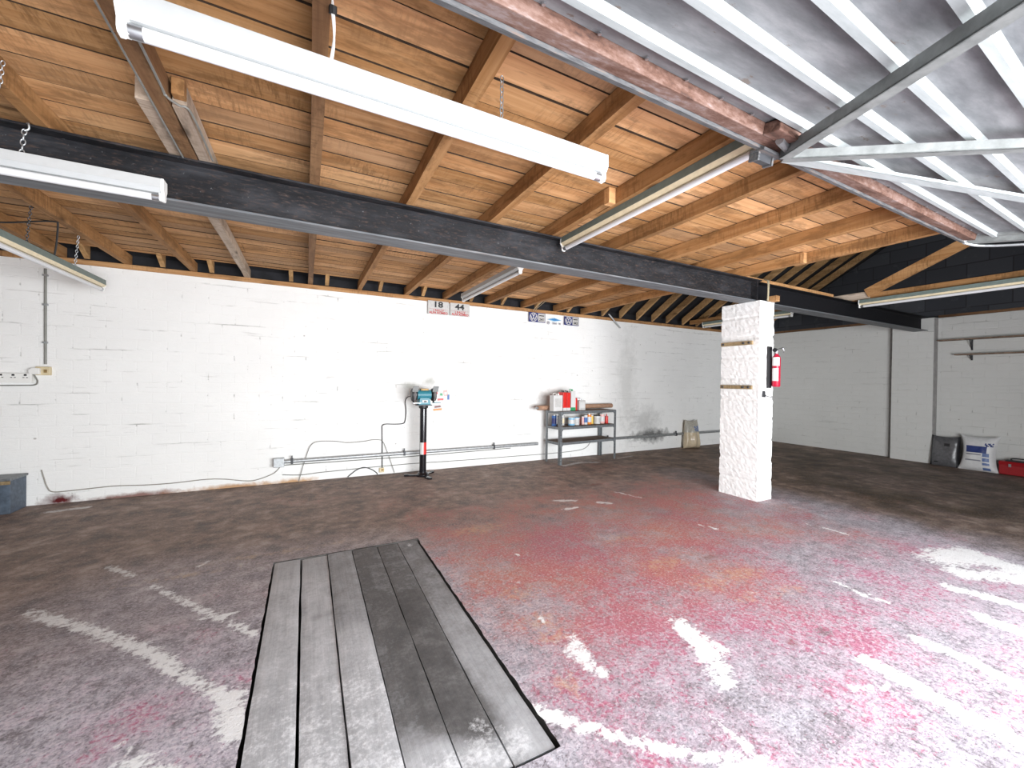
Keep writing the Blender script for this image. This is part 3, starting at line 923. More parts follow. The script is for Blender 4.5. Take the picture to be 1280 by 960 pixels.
# --- rafters of the roof behind the loft
SL = 0.60
GR = 'roof rafters on the back wall plate'
rx = [-2.25, -1.855, -1.30, -0.90, -0.17, 0.20, 0.80, 1.34, 2.01, 2.49, 3.05, 3.64, 4.33, 4.716, 5.098, 5.461, 5.821, 6.242, 6.62, 7.0, 7.37, 7.75, 8.13, 8.5]
for i, xr in enumerate(rx):
    y0, z0 = WY - .06, 2.303
    y1 = 2.45
    z1 = z0 + (y0 - y1) * SL
    h = 0.10 * math.hypot(1, SL)
    m = MB().add([(xr - .02, y0, z0), (xr + .02, y0, z0), (xr + .02, y1, z1), (xr - .02, y1, z1), (xr - .02, y0, z0 + h), (xr + .02, y0, z0 + h), (xr + .02, y1, z1 + h), (xr - .02, y1, z1 + h)],
                 [(0, 3, 2, 1), (4, 5, 6, 7), (0, 1, 5, 4), (1, 2, 6, 5), (2, 3, 7, 6), (3, 0, 4, 7)])
    o = m.build('rafter', MAT['rafter_wood'])
    if i < 12:
        lb = 'short rafter foot on the back wall plate, %s counted from the corner lamp' % ORD[i]
    else:
        lb = 'sloping rafter in the dark roof, %s counted away from the last loft joist' % ORD[i - 12]
    tag(o, lb, 'rafter', GR)

# ------------------------------------------------------------------ steel beams
def ibeam(name, x0, x1, y0, y1, z0, z1, tf, tw, mats, label):
    yc = (y0 + y1) / 2
    r = thing(name, label, 'steel beam', (x0, yc, z0))
    w = MB().box((x0, yc - tw / 2, z0 + tf), (x1, yc + tw / 2, z1 - tf))
    # root fillets
    for s in (-1, 1):
        for zz, dz in ((z0 + tf, 1), (z1 - tf, -1)):
            w.prism([(yc + s * tw / 2, zz), (yc + s * (tw / 2 + .016), zz), (yc + s * tw / 2, zz + dz * .016)], 'x', x0, x1)
    w.build('web', mats[0], r, world_space=True)
    MB().box((x0, y0, z0), (x1, y1, z0 + tf)).build('bottom_flange', mats[1], r, bevel=.002, world_space=True)
    MB().box((x0, y0, z1 - tf), (x1, y1, z1)).build('top_flange', mats[0], r, bevel=.002, world_space=True)
    return r


b1 = ibeam('steel_beam', -3.19, 4.235, 2.535, 2.695, 2.072, 2.300, 0.011, 0.012, (MAT['beam_paint'], MAT['beam_flange']), 'long black rust-flecked steel beam carrying the joists, from the open side to the white pillar')
MB().box((4.16, 2.54, 2.083), (4.172, 2.69, 2.289)).build('stiffener', MAT['beam_paint'], b1, world_space=True)
ibeam('steel_beam', 4.25, 8.76, 2.63, 2.80, 2.098, 2.318, 0.011, 0.012, (MAT['black_steel'], MAT['beam_flange']), 'shorter black steel beam from the white pillar to the far side wall')
m = MB().box((4.15, 2.66, 2.320), (5.95, 2.79, 2.366))
tag(m.build('timber_plank', MAT['plate_wood'], bevel=.003), 'pale timber plank lying on the shorter black beam beyond the pillar', 'timber plank')

# open-roof tie joist, its end block and the strut rising from it
m = MB().box((6.43, -1.15, 2.325), (6.478, WY - .06, 2.40))
tag(m.build('tie_joist', MAT['joist_wood'], bevel=.002), 'lone orange joist crossing the open dark roof above the far beam', 'joist')
m = MB().box((6.405, 2.47, 2.335), (6.428, 3.25, 2.425))
tag(m.build('timber_block', MAT['joist_grey'], bevel=.002), 'pale rough timber block nailed to the lone joist where the strut starts', 'timber block')
m = MB().bar((6.405, 2.50, 2.40), (6.405, 1.30, 2.95), 0.045, 0.11)
tag(m.build('strut', MAT['joist_wood'], bevel=.002), 'diagonal timber strut rising from the lone joist in front of the black gable', 'strut')

# ------------------------------------------------------------------ pillar
pil = thing('masonry_pillar', 'rough white painted block pillar standing in the middle of the garage', 'pillar', (4.25, 2.69, 0))
bm = bmesh.new()
res = bmesh.ops.create_cube(bm, size=1.0)
for v in bm.verts: v.co = Vector((4.12 + (v.co.x + .5) * .255, 2.485 + (v.co.y + .5) * .425, (v.co.z + .5) * 2.07))
ed = [e for e in bm.edges]
def cut_axis(ax, n):
    es = [e for e in bm.edges if abs((e.verts[0].co - e.verts[1].co).normalized()[ax]) > .9]
    bmesh.ops.subdivide_edges(bm, edges=es, cuts=n, use_grid_fill=True)
cut_axis(2, 92); cut_axis(1, 18); cut_axis(0, 11)
for v in bm.verts:
    p = v.co.copy()
    nrm = Vector((0, 0, 0))
    if p.x < 4.121: nrm.x -= 1
    if p.x > 4.374: nrm.x += 1
    if p.y < 2.486: nrm.y -= 1
    if p.y > 2.909: nrm.y += 1
    d = noise.noise(p * 26) * .003 + noise.noise(p * 70) * .0025
    row = (p.z + .03) % 0.215
    if row < .024: d -= .0055
    edge = 1.0
    v.co = p + nrm * (d - .002)
bmesh.ops.recalc_face_normals(bm, faces=bm.faces)
me = bpy.data.meshes.new('column')
bm.to_mesh(me); bm.free()
me.materials.append(MAT['pillar_paint'])
o = bpy.data.objects.new('column', me)
COL.objects.link(o)
o.parent = pil
o.matrix_parent_inverse = Matrix.Translation((-4.25, -2.69, 0))
for z, lb in ((1.64, 'upper brown timber batten with bolted ends across the pillar'), (1.175, 'lower brown timber batten across the pillar')):
    r = thing('timber_batten', lb, 'batten', (4.11, 2.715, z), 0, 'battens on the pillar')
    MB().box((4.094, 2.545, z - .02), (4.118, 2.895, z + .02)).build('board', MAT['batten_wood'], r, bevel=.003, world_space=True)
    for yy in (2.575, 2.635, 2.865):
        MB().lathe([(.012, 0), (.012, .007), (.008, .01)], seg=10).build('bolt', MAT['dark_steel'], r)
        b = kids(r)[-1]
        b.location = (-0.016, yy - 2.715, 0); b.rotation_euler = (0, -math.pi / 2, 0)
m = MB().box((4.32, 2.44, 2.075), (4.385, 2.53, 2.135))
tag(m.build('timber_block', MAT['plate_wood'], bevel=.003), 'small pale timber packing block on the outer corner of the pillar top', 'timber block')
m = MB()
for dx in (0.0, .013, .026):
    m.tube(smooth_path([(4.375 + dx, 2.60, 2.335), (4.36 + dx, 2.555, 2.31), (4.31 + dx * .6, 2.52, 2.2), (4.27 + dx * .6, 2.50, 2.085)]), .005, 6)
tag(m.build('rope', MAT['rope']), 'loops of thin pale rope tied round the beam joint above the pillar', 'rope')

# ------------------------------------------------------------------ garage door swung up under the roof
u = Vector((0.997, 0.051, 0.049)).normalized()
v = Vector((-0.059, 0.981, 0.186)); v = (v - u * u.dot(v)).normalized()
nn = u.cross(v)
P0 = Vector((1.462, 0.863, 2.05))
gd = thing('garage_door', 'grey ribbed metal garage door swung up overhead with rusty inner rail and cross braces', 'garage door', P0)


def dv(a, b, c=0.0): return P0 + u * a + v * b + nn * c


U0, U1, V0 = -2.40, 2.42, -2.05


def dbox(m, a0, a1, b0, b1, c0, c1, mi=0):
    vs = [dv(a, b, c) for c in (c0, c1) for a, b in ((a0, b0), (a1, b0), (a1, b1), (a0, b1))]
    return m.add(vs, [(0, 3, 2, 1), (4, 5, 6, 7), (0, 1, 5, 4), (1, 2, 6, 5), (2, 3, 7, 6), (3, 0, 4, 7)], mi)


# skin: one pressed sheet with hat-shaped channels
m = MB()
prof = [(V0, .030)]
pitch, nr = 0.143, 14
dbox(m, U0, U1, V0, -0.005, .034, .037)
m.build('skin', MAT['door_skin'], gd, world_space=True)
for i in range(nr):
    b = -0.122 - i * pitch
    rb = MB()
    pr = [(b - .0155, .034), (b - .010, .013), (b + .010, .013), (b + .0155, .034)]
    vs = [dv(a, p[0], p[1]) for a in (U0 + .02, U1 - .02) for p in pr]
    rb.add(vs, [(0, 1, 2, 3), (7, 6, 5, 4), (0, 4, 5, 1), (1, 5, 6, 2), (2, 6, 7, 3), (3, 7, 4, 0)])
    rb.build('rib', MAT['door_rib'], gd, world_space=True)
# inner rail: a rusted channel with a grey lip
m = MB()
dbox(m, U0, U1 - .06, -.052, -.004, -.004, .034)
m.build('rail', MAT['rusty_rail'], gd, bevel=.003, world_space=True)
m = MB()
dbox(m, U0, U1 - .06, -.004, .012, -.014, .004)
m.build('rail_lip', MAT['rail_lip'], gd, world_space=True)
m = MB()
for i in range(30):
    a = U0 + .1 + i * .16
    m.lathe([(.005, 0), (.005, .004)], seg=6)
    for q in range(12):
        pv = Vector(m.v[-12 + q])
        m.v[-12 + q] = tuple(dv(a + pv.x, -.062 + pv.y, .030 - pv.z))
m.build('rivet_row', MAT['steel_cap'], gd, world_space=True)
# end stile and the other frame members
m = MB()
dbox(m, U1 - .012, U1 + .045, V0, .012, -.012, .03)
dbox(m, U1 - .045, U1 - .012, V0, .0, .018, .034)
m.build('end_stile', MAT['door_brace'], gd, world_space=True)
m = MB(); dbox(m, U0 - .04, U0 + .01, V0, .012, -.012, .034); m.build('end_stile', MAT['door_brace'], gd, world_space=True)
m = MB(); dbox(m, U0, U1, V0 - .03, V0 + .03, -.012, .034); m.build('end_rail', MAT['door_brace'], gd, world_space=True)


def angle_bar(a0, b0, a1, b1, w, h, c, name, mat, flip=1):
    """an angle-iron brace lying across the ribs"""
    p, q = dv(a0, b0, c), dv(a1, b1, c)
    d = (q - p).normalized()
    s = nn.cross(d).normalized() * flip
    m = MB()
    t = .004
    for (s0, s1, n0, n1) in ((0, w, 0, t), (0, t, 0, h)):
        vs = [e + s * i + nn * j for j in (n0, n1) for e, i in ((p, s0), (q, s0), (q, s1), (p, s1))]
        m.add(vs, [(0, 3, 2, 1), (4, 5, 6, 7), (0, 1, 5, 4), (1, 2, 6, 5), (2, 3, 7, 6), (3, 0, 4, 7)])
    return m.build(name, mat, gd, world_space=True)


angle_bar(0.045, -.02, -0.384 * 2.4, -.587 * 2.4, .036, .036, -.032, 'brace', MAT['door_brace'], 1)
angle_bar(0.06, -.03, 0.462 * 2.6, -.5155 * 2.6, .040, .030, -.030, 'brace', MAT['door_brace'], 1)
angle_bar(0.10, -.035, 1.2107 * 1.9, -.4105 * 1.9, .050, .012, -.020, 'brace', MAT['door_rib'], 1)
# latch at the middle of the rail
la = MB()
dbox(la, -.055, .075, -.02, .03, -.022, -.012)
dbox(la, -.05, -.04, .0, .035, -.05, -.012)
dbox(la, .04, .05, .0, .035, -.05, -.012)
lt = la.build('latch', MAT['rail_lip'], gd, bevel=.002, world_space=True)
m = MB(); dbox(m, -.04, .04, .005, .03, -.045, -.02); o = m.build('latch_bolt', MAT['dark_steel'], lt); 
m = MB(); dbox(m, -.13, .0, -.105, -.05, -.006, .03); m.build('latch_box', MAT['rusty_rail'], gd, bevel=.004, world_space=True)
m = MB(); m.tube([dv(-.06, -.07, -.01), dv(.04, -.05, -.01)], .013, 8); m.build('latch_spindle', MAT['steel_cap'], gd, world_space=True)
m = MB()
m.tube(smooth_path([dv(U1 - .07, -.01, -.006), dv(U1 - .01, .0, -.012), dv(U1 + .05, -.12, -.03), dv(U1 + .06, -.6, -.03)]), .008, 6)
m.build('edge_cable', MAT['galvanised'], gd, world_space=True)

# ------------------------------------------------------------------ strip lamps
def make_lamp(old, L=1.5):
    r = thing('strip_lamp', 'x', 'strip lamp', (0, 0, 0), 0, 'fluorescent strip lamps')
    h = L / 2
    side = MAT['dirty_shaded_enamel'] if old else MAT['white_enamel']
    low = MAT['cream_enamel'] if old else MAT['white_enamel']
    MB().prism([(-.029, 0), (.029, 0), (.031, -.044), (-.031, -.044)], 'x', -h + .012, h - .012).build('casing', side, r, bevel=.0015)
    MB().prism([(-.031, -.0445), (.031, -.0445), (.015, -.064), (-.015, -.064)], 'x', -h + .012, h - .012).build('reflector', low, r)
    MB().tube([(-h + .045, 0, -.083), (h - .045, 0, -.083)], .0165, 14).build('tube', MAT['tube_glass'], r, smooth=True)
    for s in (-1, 1):
        e = MB().tube([(s * (h - .02), 0, -.083), (s * (h - .048), 0, -.083)], .0172, 14).build('tube_cap', MAT['steel_cap'], r, smooth=True)
        MB().prism([(-.030, 0), (.030, 0), (.032, -.046), (.018, -.068), (.018, -.090), (.010, -.101), (-.010, -.101), (-.018, -.090), (-.018, -.068), (-.032, -.046)], 'x', s * (h - .012), s * h).build('end_cap', MAT['white_plastic'], r, bevel=.002)
        MB().prism([(-.010, -.060), (.010, -.060), (.013, -.080), (.010, -.098), (-.010, -.098), (-.013, -.080)], 'x', s * (h - .022), s * (h - .012)).build('tube_holder', MAT['white_plastic'], r)
    m = MB()
    for xx in (-h * .55, h * .45):
        m.lathe([(.006, -.03), (.006, -.024)], (xx, -.031, 0), 8)
    return r


lw = make_lamp(False)
lo = make_lamp(True)
PI2 = math.pi / 2


def put_lamp(src, loc, rz, label, first, tilt=0.0):
    o = src if first else copy_tree(src)
    o.location = loc
    o.rotation_euler = (0, tilt, rz)
    o['label'] = label
    return o


put_lamp(lw, (0.335, 1.309, 2.130), 0, 'long white strip lamp hung overhead in front, the largest in view', True)
put_lamp(lw, (-1.366, 2.49, 2.142), 0, 'white strip lamp hung by a chain in front of the black steel beam', False)
put_lamp(lw, (1.725, 3.965, 2.285), PI2, 'white strip lamp under the joist just behind the black beam, pointing at the number plates', False)
put_lamp(lo, (-1.635, 4.11, 2.055), PI2, 'old dark-sided strip lamp hung on chains nearest the back wall', True)
put_lamp(lo, (1.735, 1.80, 2.301), PI2, 'old dark-sided strip lamp under a joist, running from the beam to the rusty door rail', False)
put_lamp(lo, (6.40, 1.825, 2.322), PI2, 'old strip lamp under the lone joist, cut off by the edge of the photo', False)
put_lamp(lo, (6.40, 4.13, 2.322), PI2, 'strip lamp half hidden behind the top of the white pillar', False)


def chain(name, p, q, mat, label, link=.028, r=.0022, hook=False):
    p, q = Vector(p), Vector(q)
    n = max(3, int((q - p).length / (link * .78)))
    m = MB()
    d = (q - p).normalized()
    s0 = d.cross(Vector((0, 1, 0.01))).normalized()
    t0 = d.cross(s0)
    for i in range(n):
        c = p + (q - p) * ((i + .5) / n)
        s = s0 if i % 2 == 0 else (s0 * .35 + t0 * .94)
        ring = []
        for k in range(12):
            an = 2 * math.pi * k / 12
            ring.append(c + s * (math.cos(an) * link * .28) + d * (math.sin(an) * link * .5))
        m.tube(ring, r, 5, closed=True)
    if hook:
        c = p
        m.tube(smooth_path([c + Vector((0, 0, -.005)), c + Vector((.013, 0, .006)), c + Vector((.012, .0, .028)), c + Vector((0, .02, .038)), c + Vector((-.012, .03, .03))]), .0035, 6)
    o = m.build(name, mat, smooth=True)
    return tag(o, label, 'chain', 'lamp chains')


chain('chain', (-1.098, 2.515, 2.262), (-1.098, 2.495, 2.142), MAT['galvanised'], 'white hooked chain holding the lamp in front of the steel beam', hook=True)
chain('chain', (0.615, 1.309, 2.300), (0.615, 1.309, 2.131), MAT['galvanised'], 'thin chain holding the far end of the long front lamp', link=.022, r=.0018)
chain('chain', (-1.612, 3.765, 2.300), (-1.632, 3.765, 2.056), MAT['dark_steel'], 'rusty dark chain holding the near end of the lamp nearest the back wall', link=.024)
chain('chain', (-1.612, 4.375, 2.300), (-1.632, 4.375, 2.056), MAT['galvanised'], 'grey chain holding the wall end of the lamp nearest the back wall', link=.024)
chain('chain', (-1.012, 2.19, 2.36), (-1.02, 2.19, 2.26), MAT['galvanised'], 'short loose pale chain hanging off the rough joist above the beam', link=.02, r=.0015)

# flex, conduits and cables at the ceiling
fx = thing('lamp_flex', 'white flex with black tape bands hanging beside the brown joist to the long lamp', 'cable', (0.06, 1.31, 2.3))
m = MB()
for dx, ph in ((-.006, 0), (.006, 2.4)):
    m.tube(smooth_path([(0.058 + dx * math.cos(ph + t * 7), 1.28 + .12 * t + dx * math.sin(ph + t * 7), 2.345 - .21 * t) for t in [i / 10 for i in range(11)]], 3), .0035, 6)
m.tube(smooth_path([(0.064, 1.40, 2.14), (0.075, 1.37, 2.125), (0.09, 1.33, 2.131)]), .003, 6)
m.build('wire', MAT['white_plastic'], fx, world_space=True)
for t in (0.24, 0.86):
    c = Vector((0.058, 1.28 + .12 * t, 2.345 - .21 * t))
    MB().tube([c + Vector((0, -.005, .009)), c + Vector((0, .005, -.009))], .0115, 8).build('tape_band', MAT['black_rubber'], fx, world_space=True)
m = MB().tube(smooth_path([(0.30, 1.30, 2.131), (0.36, 1.315, 2.146), (0.42, 1.31, 2.138), (0.45, 1.305, 2.131)]), .003, 6)
tag(m.build('lamp_wire', MAT['white_plastic']), 'short loop of white wire lying on top of the long front lamp', 'cable')
m = MB().tube(smooth_path([(-0.499, -1.0, 2.297), (-0.499, 1.0, 2.297), (-0.499, 1.9, 2.296), (-0.497, 2.0, 2.290), (-0.470, 2.055, 2.294), (-0.437, 2.10, 2.296), (-0.434, 2.5, 2.296)], 5), .0048, 6)
tag(m.build('ceiling_cable', MAT['grey_cable']), 'thin grey cable clipped along the brown joist and crossing to the grey one', 'cable')
m = MB().tube(smooth_path([(-0.561, -1.0, 2.296), (-0.561, 1.4, 2.296), (-0.561, 2.6, 2.296)], 5), .004, 6)
tag(m.build('ceiling_cable', MAT['grey_cable']), 'straight grey cable on the near edge of the brown joist', 'cable')
m = MB().tube(smooth_path([(-2.4, 4.15, 2.30), (-2.15, 4.15, 2.262), (-1.93, 4.15, 2.268), (-1.70, 4.08, 2.296), (-1.612, 4.05, 2.299), (-1.600, 4.05, 2.285), (-1.610, 4.06, 2.15), (-1.625, 4.07, 2.057)]), .006, 6)
tag(m.build('lamp_cable', MAT['black_rubber']), 'black cable looping along the joists down to the lamp nearest the back wall', 'cable')
m = MB()
for dx in (0, .035):
    m.tube([(2.98 + dx, 4.72, 2.39), (2.99 + dx, 5.12, 2.29), (3.00 + dx, 5.17, 2.262)], .004, 6)
tag(m.build('cord', MAT['rope']), 'doubled pale cord hanging from the loft to the first blue plaque', 'cord')
m = MB().bar((4.42, 5.14, 2.335), (4.74, 5.215, 2.14), .018, .012)
tag(m.build('stick', MAT['white_enamel']), 'thin white stick leaning from the wall plate across the wall head', 'stick')

# ------------------------------------------------------------------ pit boards
bx_far = [-0.176, -0.021, 0.137, 0.293, 0.462, 0.607, 0.751]
bx_near = [-0.174, -0.016, 0.131, 0.283, 0.440, 0.590, 0.745]
PL = ['outermost pit board on the darker, left side of the pit', 'second pit board from the left, pale grey', 'third pit board, with an oval dark stain near its close end',
      'fourth pit board, mostly black with oil', 'fifth pit board, dark with a white dusted close end', 'sixth pit board, along the red floor, grey with a dusty close corner']
for i in range(6):
    rb = random.Random(70 + i)
    nxb, nyb = 9, 74
    y0 = PY0 + .006 + rb.uniform(0, .012)
    y1 = PY1 - .006 - rb.uniform(0, .014)
    if i == 5: y1 = PY1 - .004
    g = .0028
    gl, gr = (g, .006) if i == 0 else (.005, g) if i == 1 else (g, g)
    top, attr_d, attr_w = [], [], []
    m = MB()
    zt = -0.002 + rb.uniform(-.004, .004)
    for b in range(nyb):
        t = b / (nyb - 1)
        yy = y0 + (y1 - y0) * t
        f = (yy - 1.1) / 1.9
        xa = bx_near[i] * (1 - f) + bx_far[i] * f + gl + noise.noise(Vector((i * 3.1, yy * 5, 0))) * .0025
        xb = bx_near[i + 1] * (1 - f) + bx_far[i + 1] * f - gr + noise.noise(Vector((i * 3.1 + 1.7, yy * 5, 3))) * .0025
        for a in range(nxb):
            xx = xa + (xb - xa) * a / (nxb - 1)
            zz = zt - .003 * abs(2 * a / (nxb - 1) - 1) ** 4
            top.append((xx, yy, zz))
    n = len(top)
    vs = top + [(p[0], p[1], p[2] - .035) for p in top]
    fs = []
    for b in range(nyb - 1):
        for a in range(nxb - 1):
            q = b * nxb + a
            fs.append((q, q + 1, q + nxb + 1, q + nxb))
            fs.append((n + q, n + q + nxb, n + q + nxb + 1, n + q + 1))
    for a in range(nxb - 1):
        fs.append((a, n + a, n + a + 1, a + 1))
        q = (nyb - 1) * nxb + a
        fs.append((q, q + 1, n + q + 1, n + q))
    for b in range(nyb - 1):
        q = b * nxb
        fs.append((q, q + nxb, n + q + nxb, n + q))
        q = b * nxb + nxb - 1
        fs.append((q, n + q, n + q + nxb, q + nxb))
    m.add(vs, fs)
    o = m.build('pit_board', MAT['pit_board'], smooth=False)
    A = np.array(m.v)
    xx, yy = A[:, 0], A[:, 1]
    dk = 0.95 * strokes(xx, yy, W((460, 720), (480, 780), (505, 840), (535, 890)), .15) + 0.95 * strokes(xx, yy, W((520, 740), (555, 830), (590, 880), (610, 905)), .12)
    dk = np.maximum(dk, 0.75 * strokes(xx, yy, W((490, 690), (530, 720), (590, 790)), .12))
    dk = np.maximum(dk, 0.75 * strokes(xx, yy, W((395, 770), (440, 755), (480, 735)), .07))
    dk = np.maximum(dk, 0.5 * strokes(xx, yy, W((350, 735), (430, 705)), .06))
    dk = np.maximum(dk, 1.1 * blob(xx, yy, on_z(471, 895), .012, .03))
    dk = np.maximum(dk, 0.62 * strokes(xx, yy, W((560, 740), (640, 850), (680, 915)), .10))
    dk *= {0: .8, 1: .75, 2: .85, 3: 1.1, 4: 1.15, 5: .95}[i]
    if i == 2: dk = np.maximum(dk * (0.4 + 0.6 * sstep(1.7, 2.1, yy)), 1.1 * blob(xx, yy, on_z(471, 895), .012, .03))
    if i in (3, 4): dk = np.maximum(dk, 0.98 * sstep(1.12, 1.42, yy))
    if i == 2: dk = np.maximum(dk, 0.74 * sstep(1.85, 2.15, yy))
    if i == 5: dk = np.maximum(dk, 0.66 + 0.2 * sstep(1.7, 2.5, yy) - 0.3 * sstep(1.35, 1.1, yy))
    if i in (0, 1): dk = np.maximum(dk, 0.42 * sstep(2.5, 2.8, yy) + .1 * sstep(1.8, 2.5, yy))
    if i == 1: dk = np.maximum(dk, 0.5 * blob(xx, yy, (0.08, 2.3), .06, .3))
    wt = 0.75 * strokes(xx, yy, W((560, 960), (600, 935), (645, 925)), .09) * (1 if i >= 3 else .6)
    wt = np.maximum(wt, .62 * strokes(xx, yy, W((590, 905), (640, 915)), .05))
    if i <= 2: wt = np.maximum(wt, 0.55 * sstep(2.3, 1.5, yy))
    wt = np.maximum(wt, .72 * blob(xx, yy, on_z(512, 680), .03, .05))
    for nm, arr in (('dark', dk), ('white', wt)):
        a = o.data.attributes.new(nm, 'FLOAT', 'POINT')
        a.data.foreach_set('value', arr.astype(np.float32))
    tag(o, PL[i], 'board', 'boards over the inspection pit')

# ------------------------------------------------------------------ things on the back wall
Yw = WY
pp = thing('number_plate', 'white race plate with black number 18 at the top of the wall', 'plate', (1.557, Yw, 2.17), 0, 'race plates')
MB().box((1.416, Yw - 0.0420, 2.085), (1.700, Yw - 0.0300, 2.263)).build('panel', MAT['plate_white'], pp, bevel=.002, world_space=True)
text_mb('18', .105, (1.553, Yw - 0.0426, 2.213), width=.115, bold=.0035).build('numerals', MAT['black_ink'], pp, world_space=True)
m = text_mb('I RALLY', .036, (1.56, Yw - 0.0426, 2.138), width=.15, bold=.001); text_mb('ALFA ROMEO', .042, (1.56, Yw - 0.0426, 2.106), m, width=.255, bold=.0015)
m.box((1.43, Yw - 0.0432, 2.1545), (1.69, Yw - 0.0422, 2.1565))
m.build('lettering', MAT['red_ink'], pp, world_space=True)
pp = thing('number_plate', 'white race plate with black number 44 beside the plate numbered 18', 'plate', (1.864, Yw, 2.17), 0, 'race plates')
MB().box((1.722, Yw - 0.0420, 2.088), (2.004, Yw - 0.0300, 2.262)).build('panel', MAT['plate_white'], pp, bevel=.002, world_space=True)
text_mb('44', .105, (1.857, Yw - 0.0426, 2.208), width=.135, bold=.0035).build('numerals', MAT['black_ink'], pp, world_space=True)
m = text_mb('I RALLY', .036, (1.865, Yw - 0.0426, 2.138), width=.15, bold=.001); text_mb('ALFA ROMEO', .042, (1.865, Yw - 0.0426, 2.108), m, width=.245, bold=.0015)
m.box((1.735, Yw - 0.0432, 2.155), (1.992, Yw - 0.0422, 2.157))
m.build('lettering', MAT['red_ink'], pp, world_space=True)


def plaque(x0, x1, z0, z1, num, label):
    r = thing('car_club_plaque', label, 'plaque', ((x0 + x1) / 2, Yw, (z0 + z1) / 2), 0, 'blue and white plaques')
    MB().box((x0, Yw - 0.0420, z0), (x1, Yw - 0.0300, z1)).build('panel', MAT['navy'], r, bevel=.002, world_space=True)
    xm = x0 + (x1 - x0) * .53
    MB().box((xm + .004, Yw - 0.0445, z0 + .009), (x1 - .009, Yw - 0.0418, z1 - .009)).build('number_panel', MAT['plate_white'], r, world_space=True)
    cx, cz, R = (x0 + xm) / 2, (z0 + z1) / 2, (z1 - z0) * .43
    m = MB()
    m.tube([(cx + R * math.cos(a * math.pi / 16), Yw - 0.0430, cz + R * math.sin(a * math.pi / 16)) for a in range(32)], .0055, 6, closed=True)
    def stroke(p, q): m.bar((cx + p[0] * R, Yw - 0.0435, cz + p[1] * R), (cx + q[0] * R, Yw - 0.0435, cz + q[1] * R), .003, R * .2, up=(q[1] - p[1], 0, -(q[0] - p[0])))
    for p, q in (((-.34, .82), (0, .12)), ((.34, .82), (0, .12)), ((-.8, .38), (-.36, -.72)), ((-.36, -.72), (0, .0)), ((0, .0), (.36, -.72)), ((.36, -.72), (.8, .38))): stroke(p, q)
    m.build('emblem', MAT['label_white'], r, world_space=True)
    m = text_mb(num, .06, ((xm + x1) / 2, Yw - 0.0452, cz - .03), width=.075, bold=.001)
    m.box((xm + .02, Yw - 0.0454, cz + .022), (x1 - .025, Yw - 0.0446, cz + .036))
    m.build('numerals', MAT['black_ink'], r, world_space=True)


plaque(2.955, 3.240, 2.106, 2.250, '241', 'blue and white plaque with a round emblem below the hanging cord')
plaque(3.596, 3.872, 2.105, 2.239, '443', 'blue and white plaque with a round emblem, farther from the race plates')
dp = thing('diamond_sign', 'blue diamond sign over small grey lettering, between the two blue plaques', 'sign', (3.41, Yw, 2.16))
MB().prism([(3.285, 2.166), (3.41, 2.122 + .022), (3.54, 2.166), (3.41, 2.196)], 'y', Yw - 0.0400, Yw - 0.0300).build('diamond', MAT['light_blue'], dp, world_space=True)
MB().prism([(3.325, 2.166), (3.41, 2.152), (3.50, 2.166), (3.41, 2.186)], 'y', Yw - 0.0420, Yw - 0.0395).build('inner_panel', MAT['sign_blue'], dp, world_space=True)
text_mb('266', .046, (3.415, Yw - 0.0315, 2.113), width=.085, bold=.001).build('numerals', MAT['sack_grey_ink'], dp, world_space=True)
text_mb('W', .046, (3.515, Yw - 0.0315, 2.110), width=.04, bold=.001).build('letter', MAT['sack_grey_ink'], dp, world_space=True)
MB().tube([(3.305 + .020 * math.cos(a * math.pi / 8), Yw - 0.0310, 2.115 + .020 * math.sin(a * math.pi / 8)) for a in range(16)], .004, 5, closed=True).build('ring', MAT['sack_grey_ink'], dp, world_space=True)
MB().tube([(3.305, Yw - 0.0280, 2.115), (3.305, Yw - 0.0320, 2.115)], .008, 8).build('ring_dot', MAT['sack_grey_ink'], dp, world_space=True)

# conduit, socket, plug, gang strip
cd = thing('wall_conduit', 'thin dark conduit dropping down the wall to the cream socket', 'conduit', (-2.15, Yw, 1.3))
MB().tube([(-2.152, Yw - .012, 2.18), (-2.148, Yw - .012, 1.30)], .010, 8).build('pipe', MAT['grey_cable'], cd, smooth=True, world_space=True)
for z in (2.12, 1.85, 1.5):
    MB().box((-2.168, Yw - .024, z - .008), (-2.134, Yw - .001, z + .008)).build('clip', MAT['galvanised'], cd, world_space=True)
sk = thing('wall_socket', 'cream wall socket at the foot of the thin conduit', 'socket', (-2.155, Yw, 1.235))
MB().box((-2.205, Yw - .035, 1.198), (-2.108, Yw, 1.277)).build('box', MAT['cream_plastic'], sk, bevel=.006, world_space=True)
MB().box((-2.148, Yw - .040, 1.222), (-2.128, Yw - .034, 1.25)).build('switch', MAT['brass'], sk, world_space=True)
pg = thing('plug', 'white plug pushed into the cream wall socket', 'plug', (-2.19, Yw - .05, 1.236))
MB().prism([(-2.235, 1.215), (-2.205, 1.205), (-2.165, 1.205), (-2.165, 1.262), (-2.215, 1.265), (-2.238, 1.245)], 'y', Yw - .065, Yw - .036).build('body', MAT['white_plastic'], pg, bevel=.004, world_space=True)
gs = thing('socket_strip', 'white strip of multi-gang sockets with dark pin holes, low on the wall', 'socket strip', (-2.6, Yw, 1.175))
MB().box((-2.95, Yw - .045, 1.128), (-2.222, Yw, 1.214)).build('housing', MAT['white_plastic'], gs, bevel=.004, world_space=True)
for i in range(8):
    xx = -2.262 - i * .0755
    m = MB().box((xx - .009, Yw - .0462, 1.190), (xx + .009, Yw - .0445, 1.206))
    m.box((xx - .017, Yw - .0462, 1.172), (xx - .005, Yw - .0445, 1.178)).box((xx + .005, Yw - .0462, 1.172), (xx + .017, Yw - .0445, 1.178))
    m.build('pin_holes', MAT['black_plastic'], gs, world_space=True)
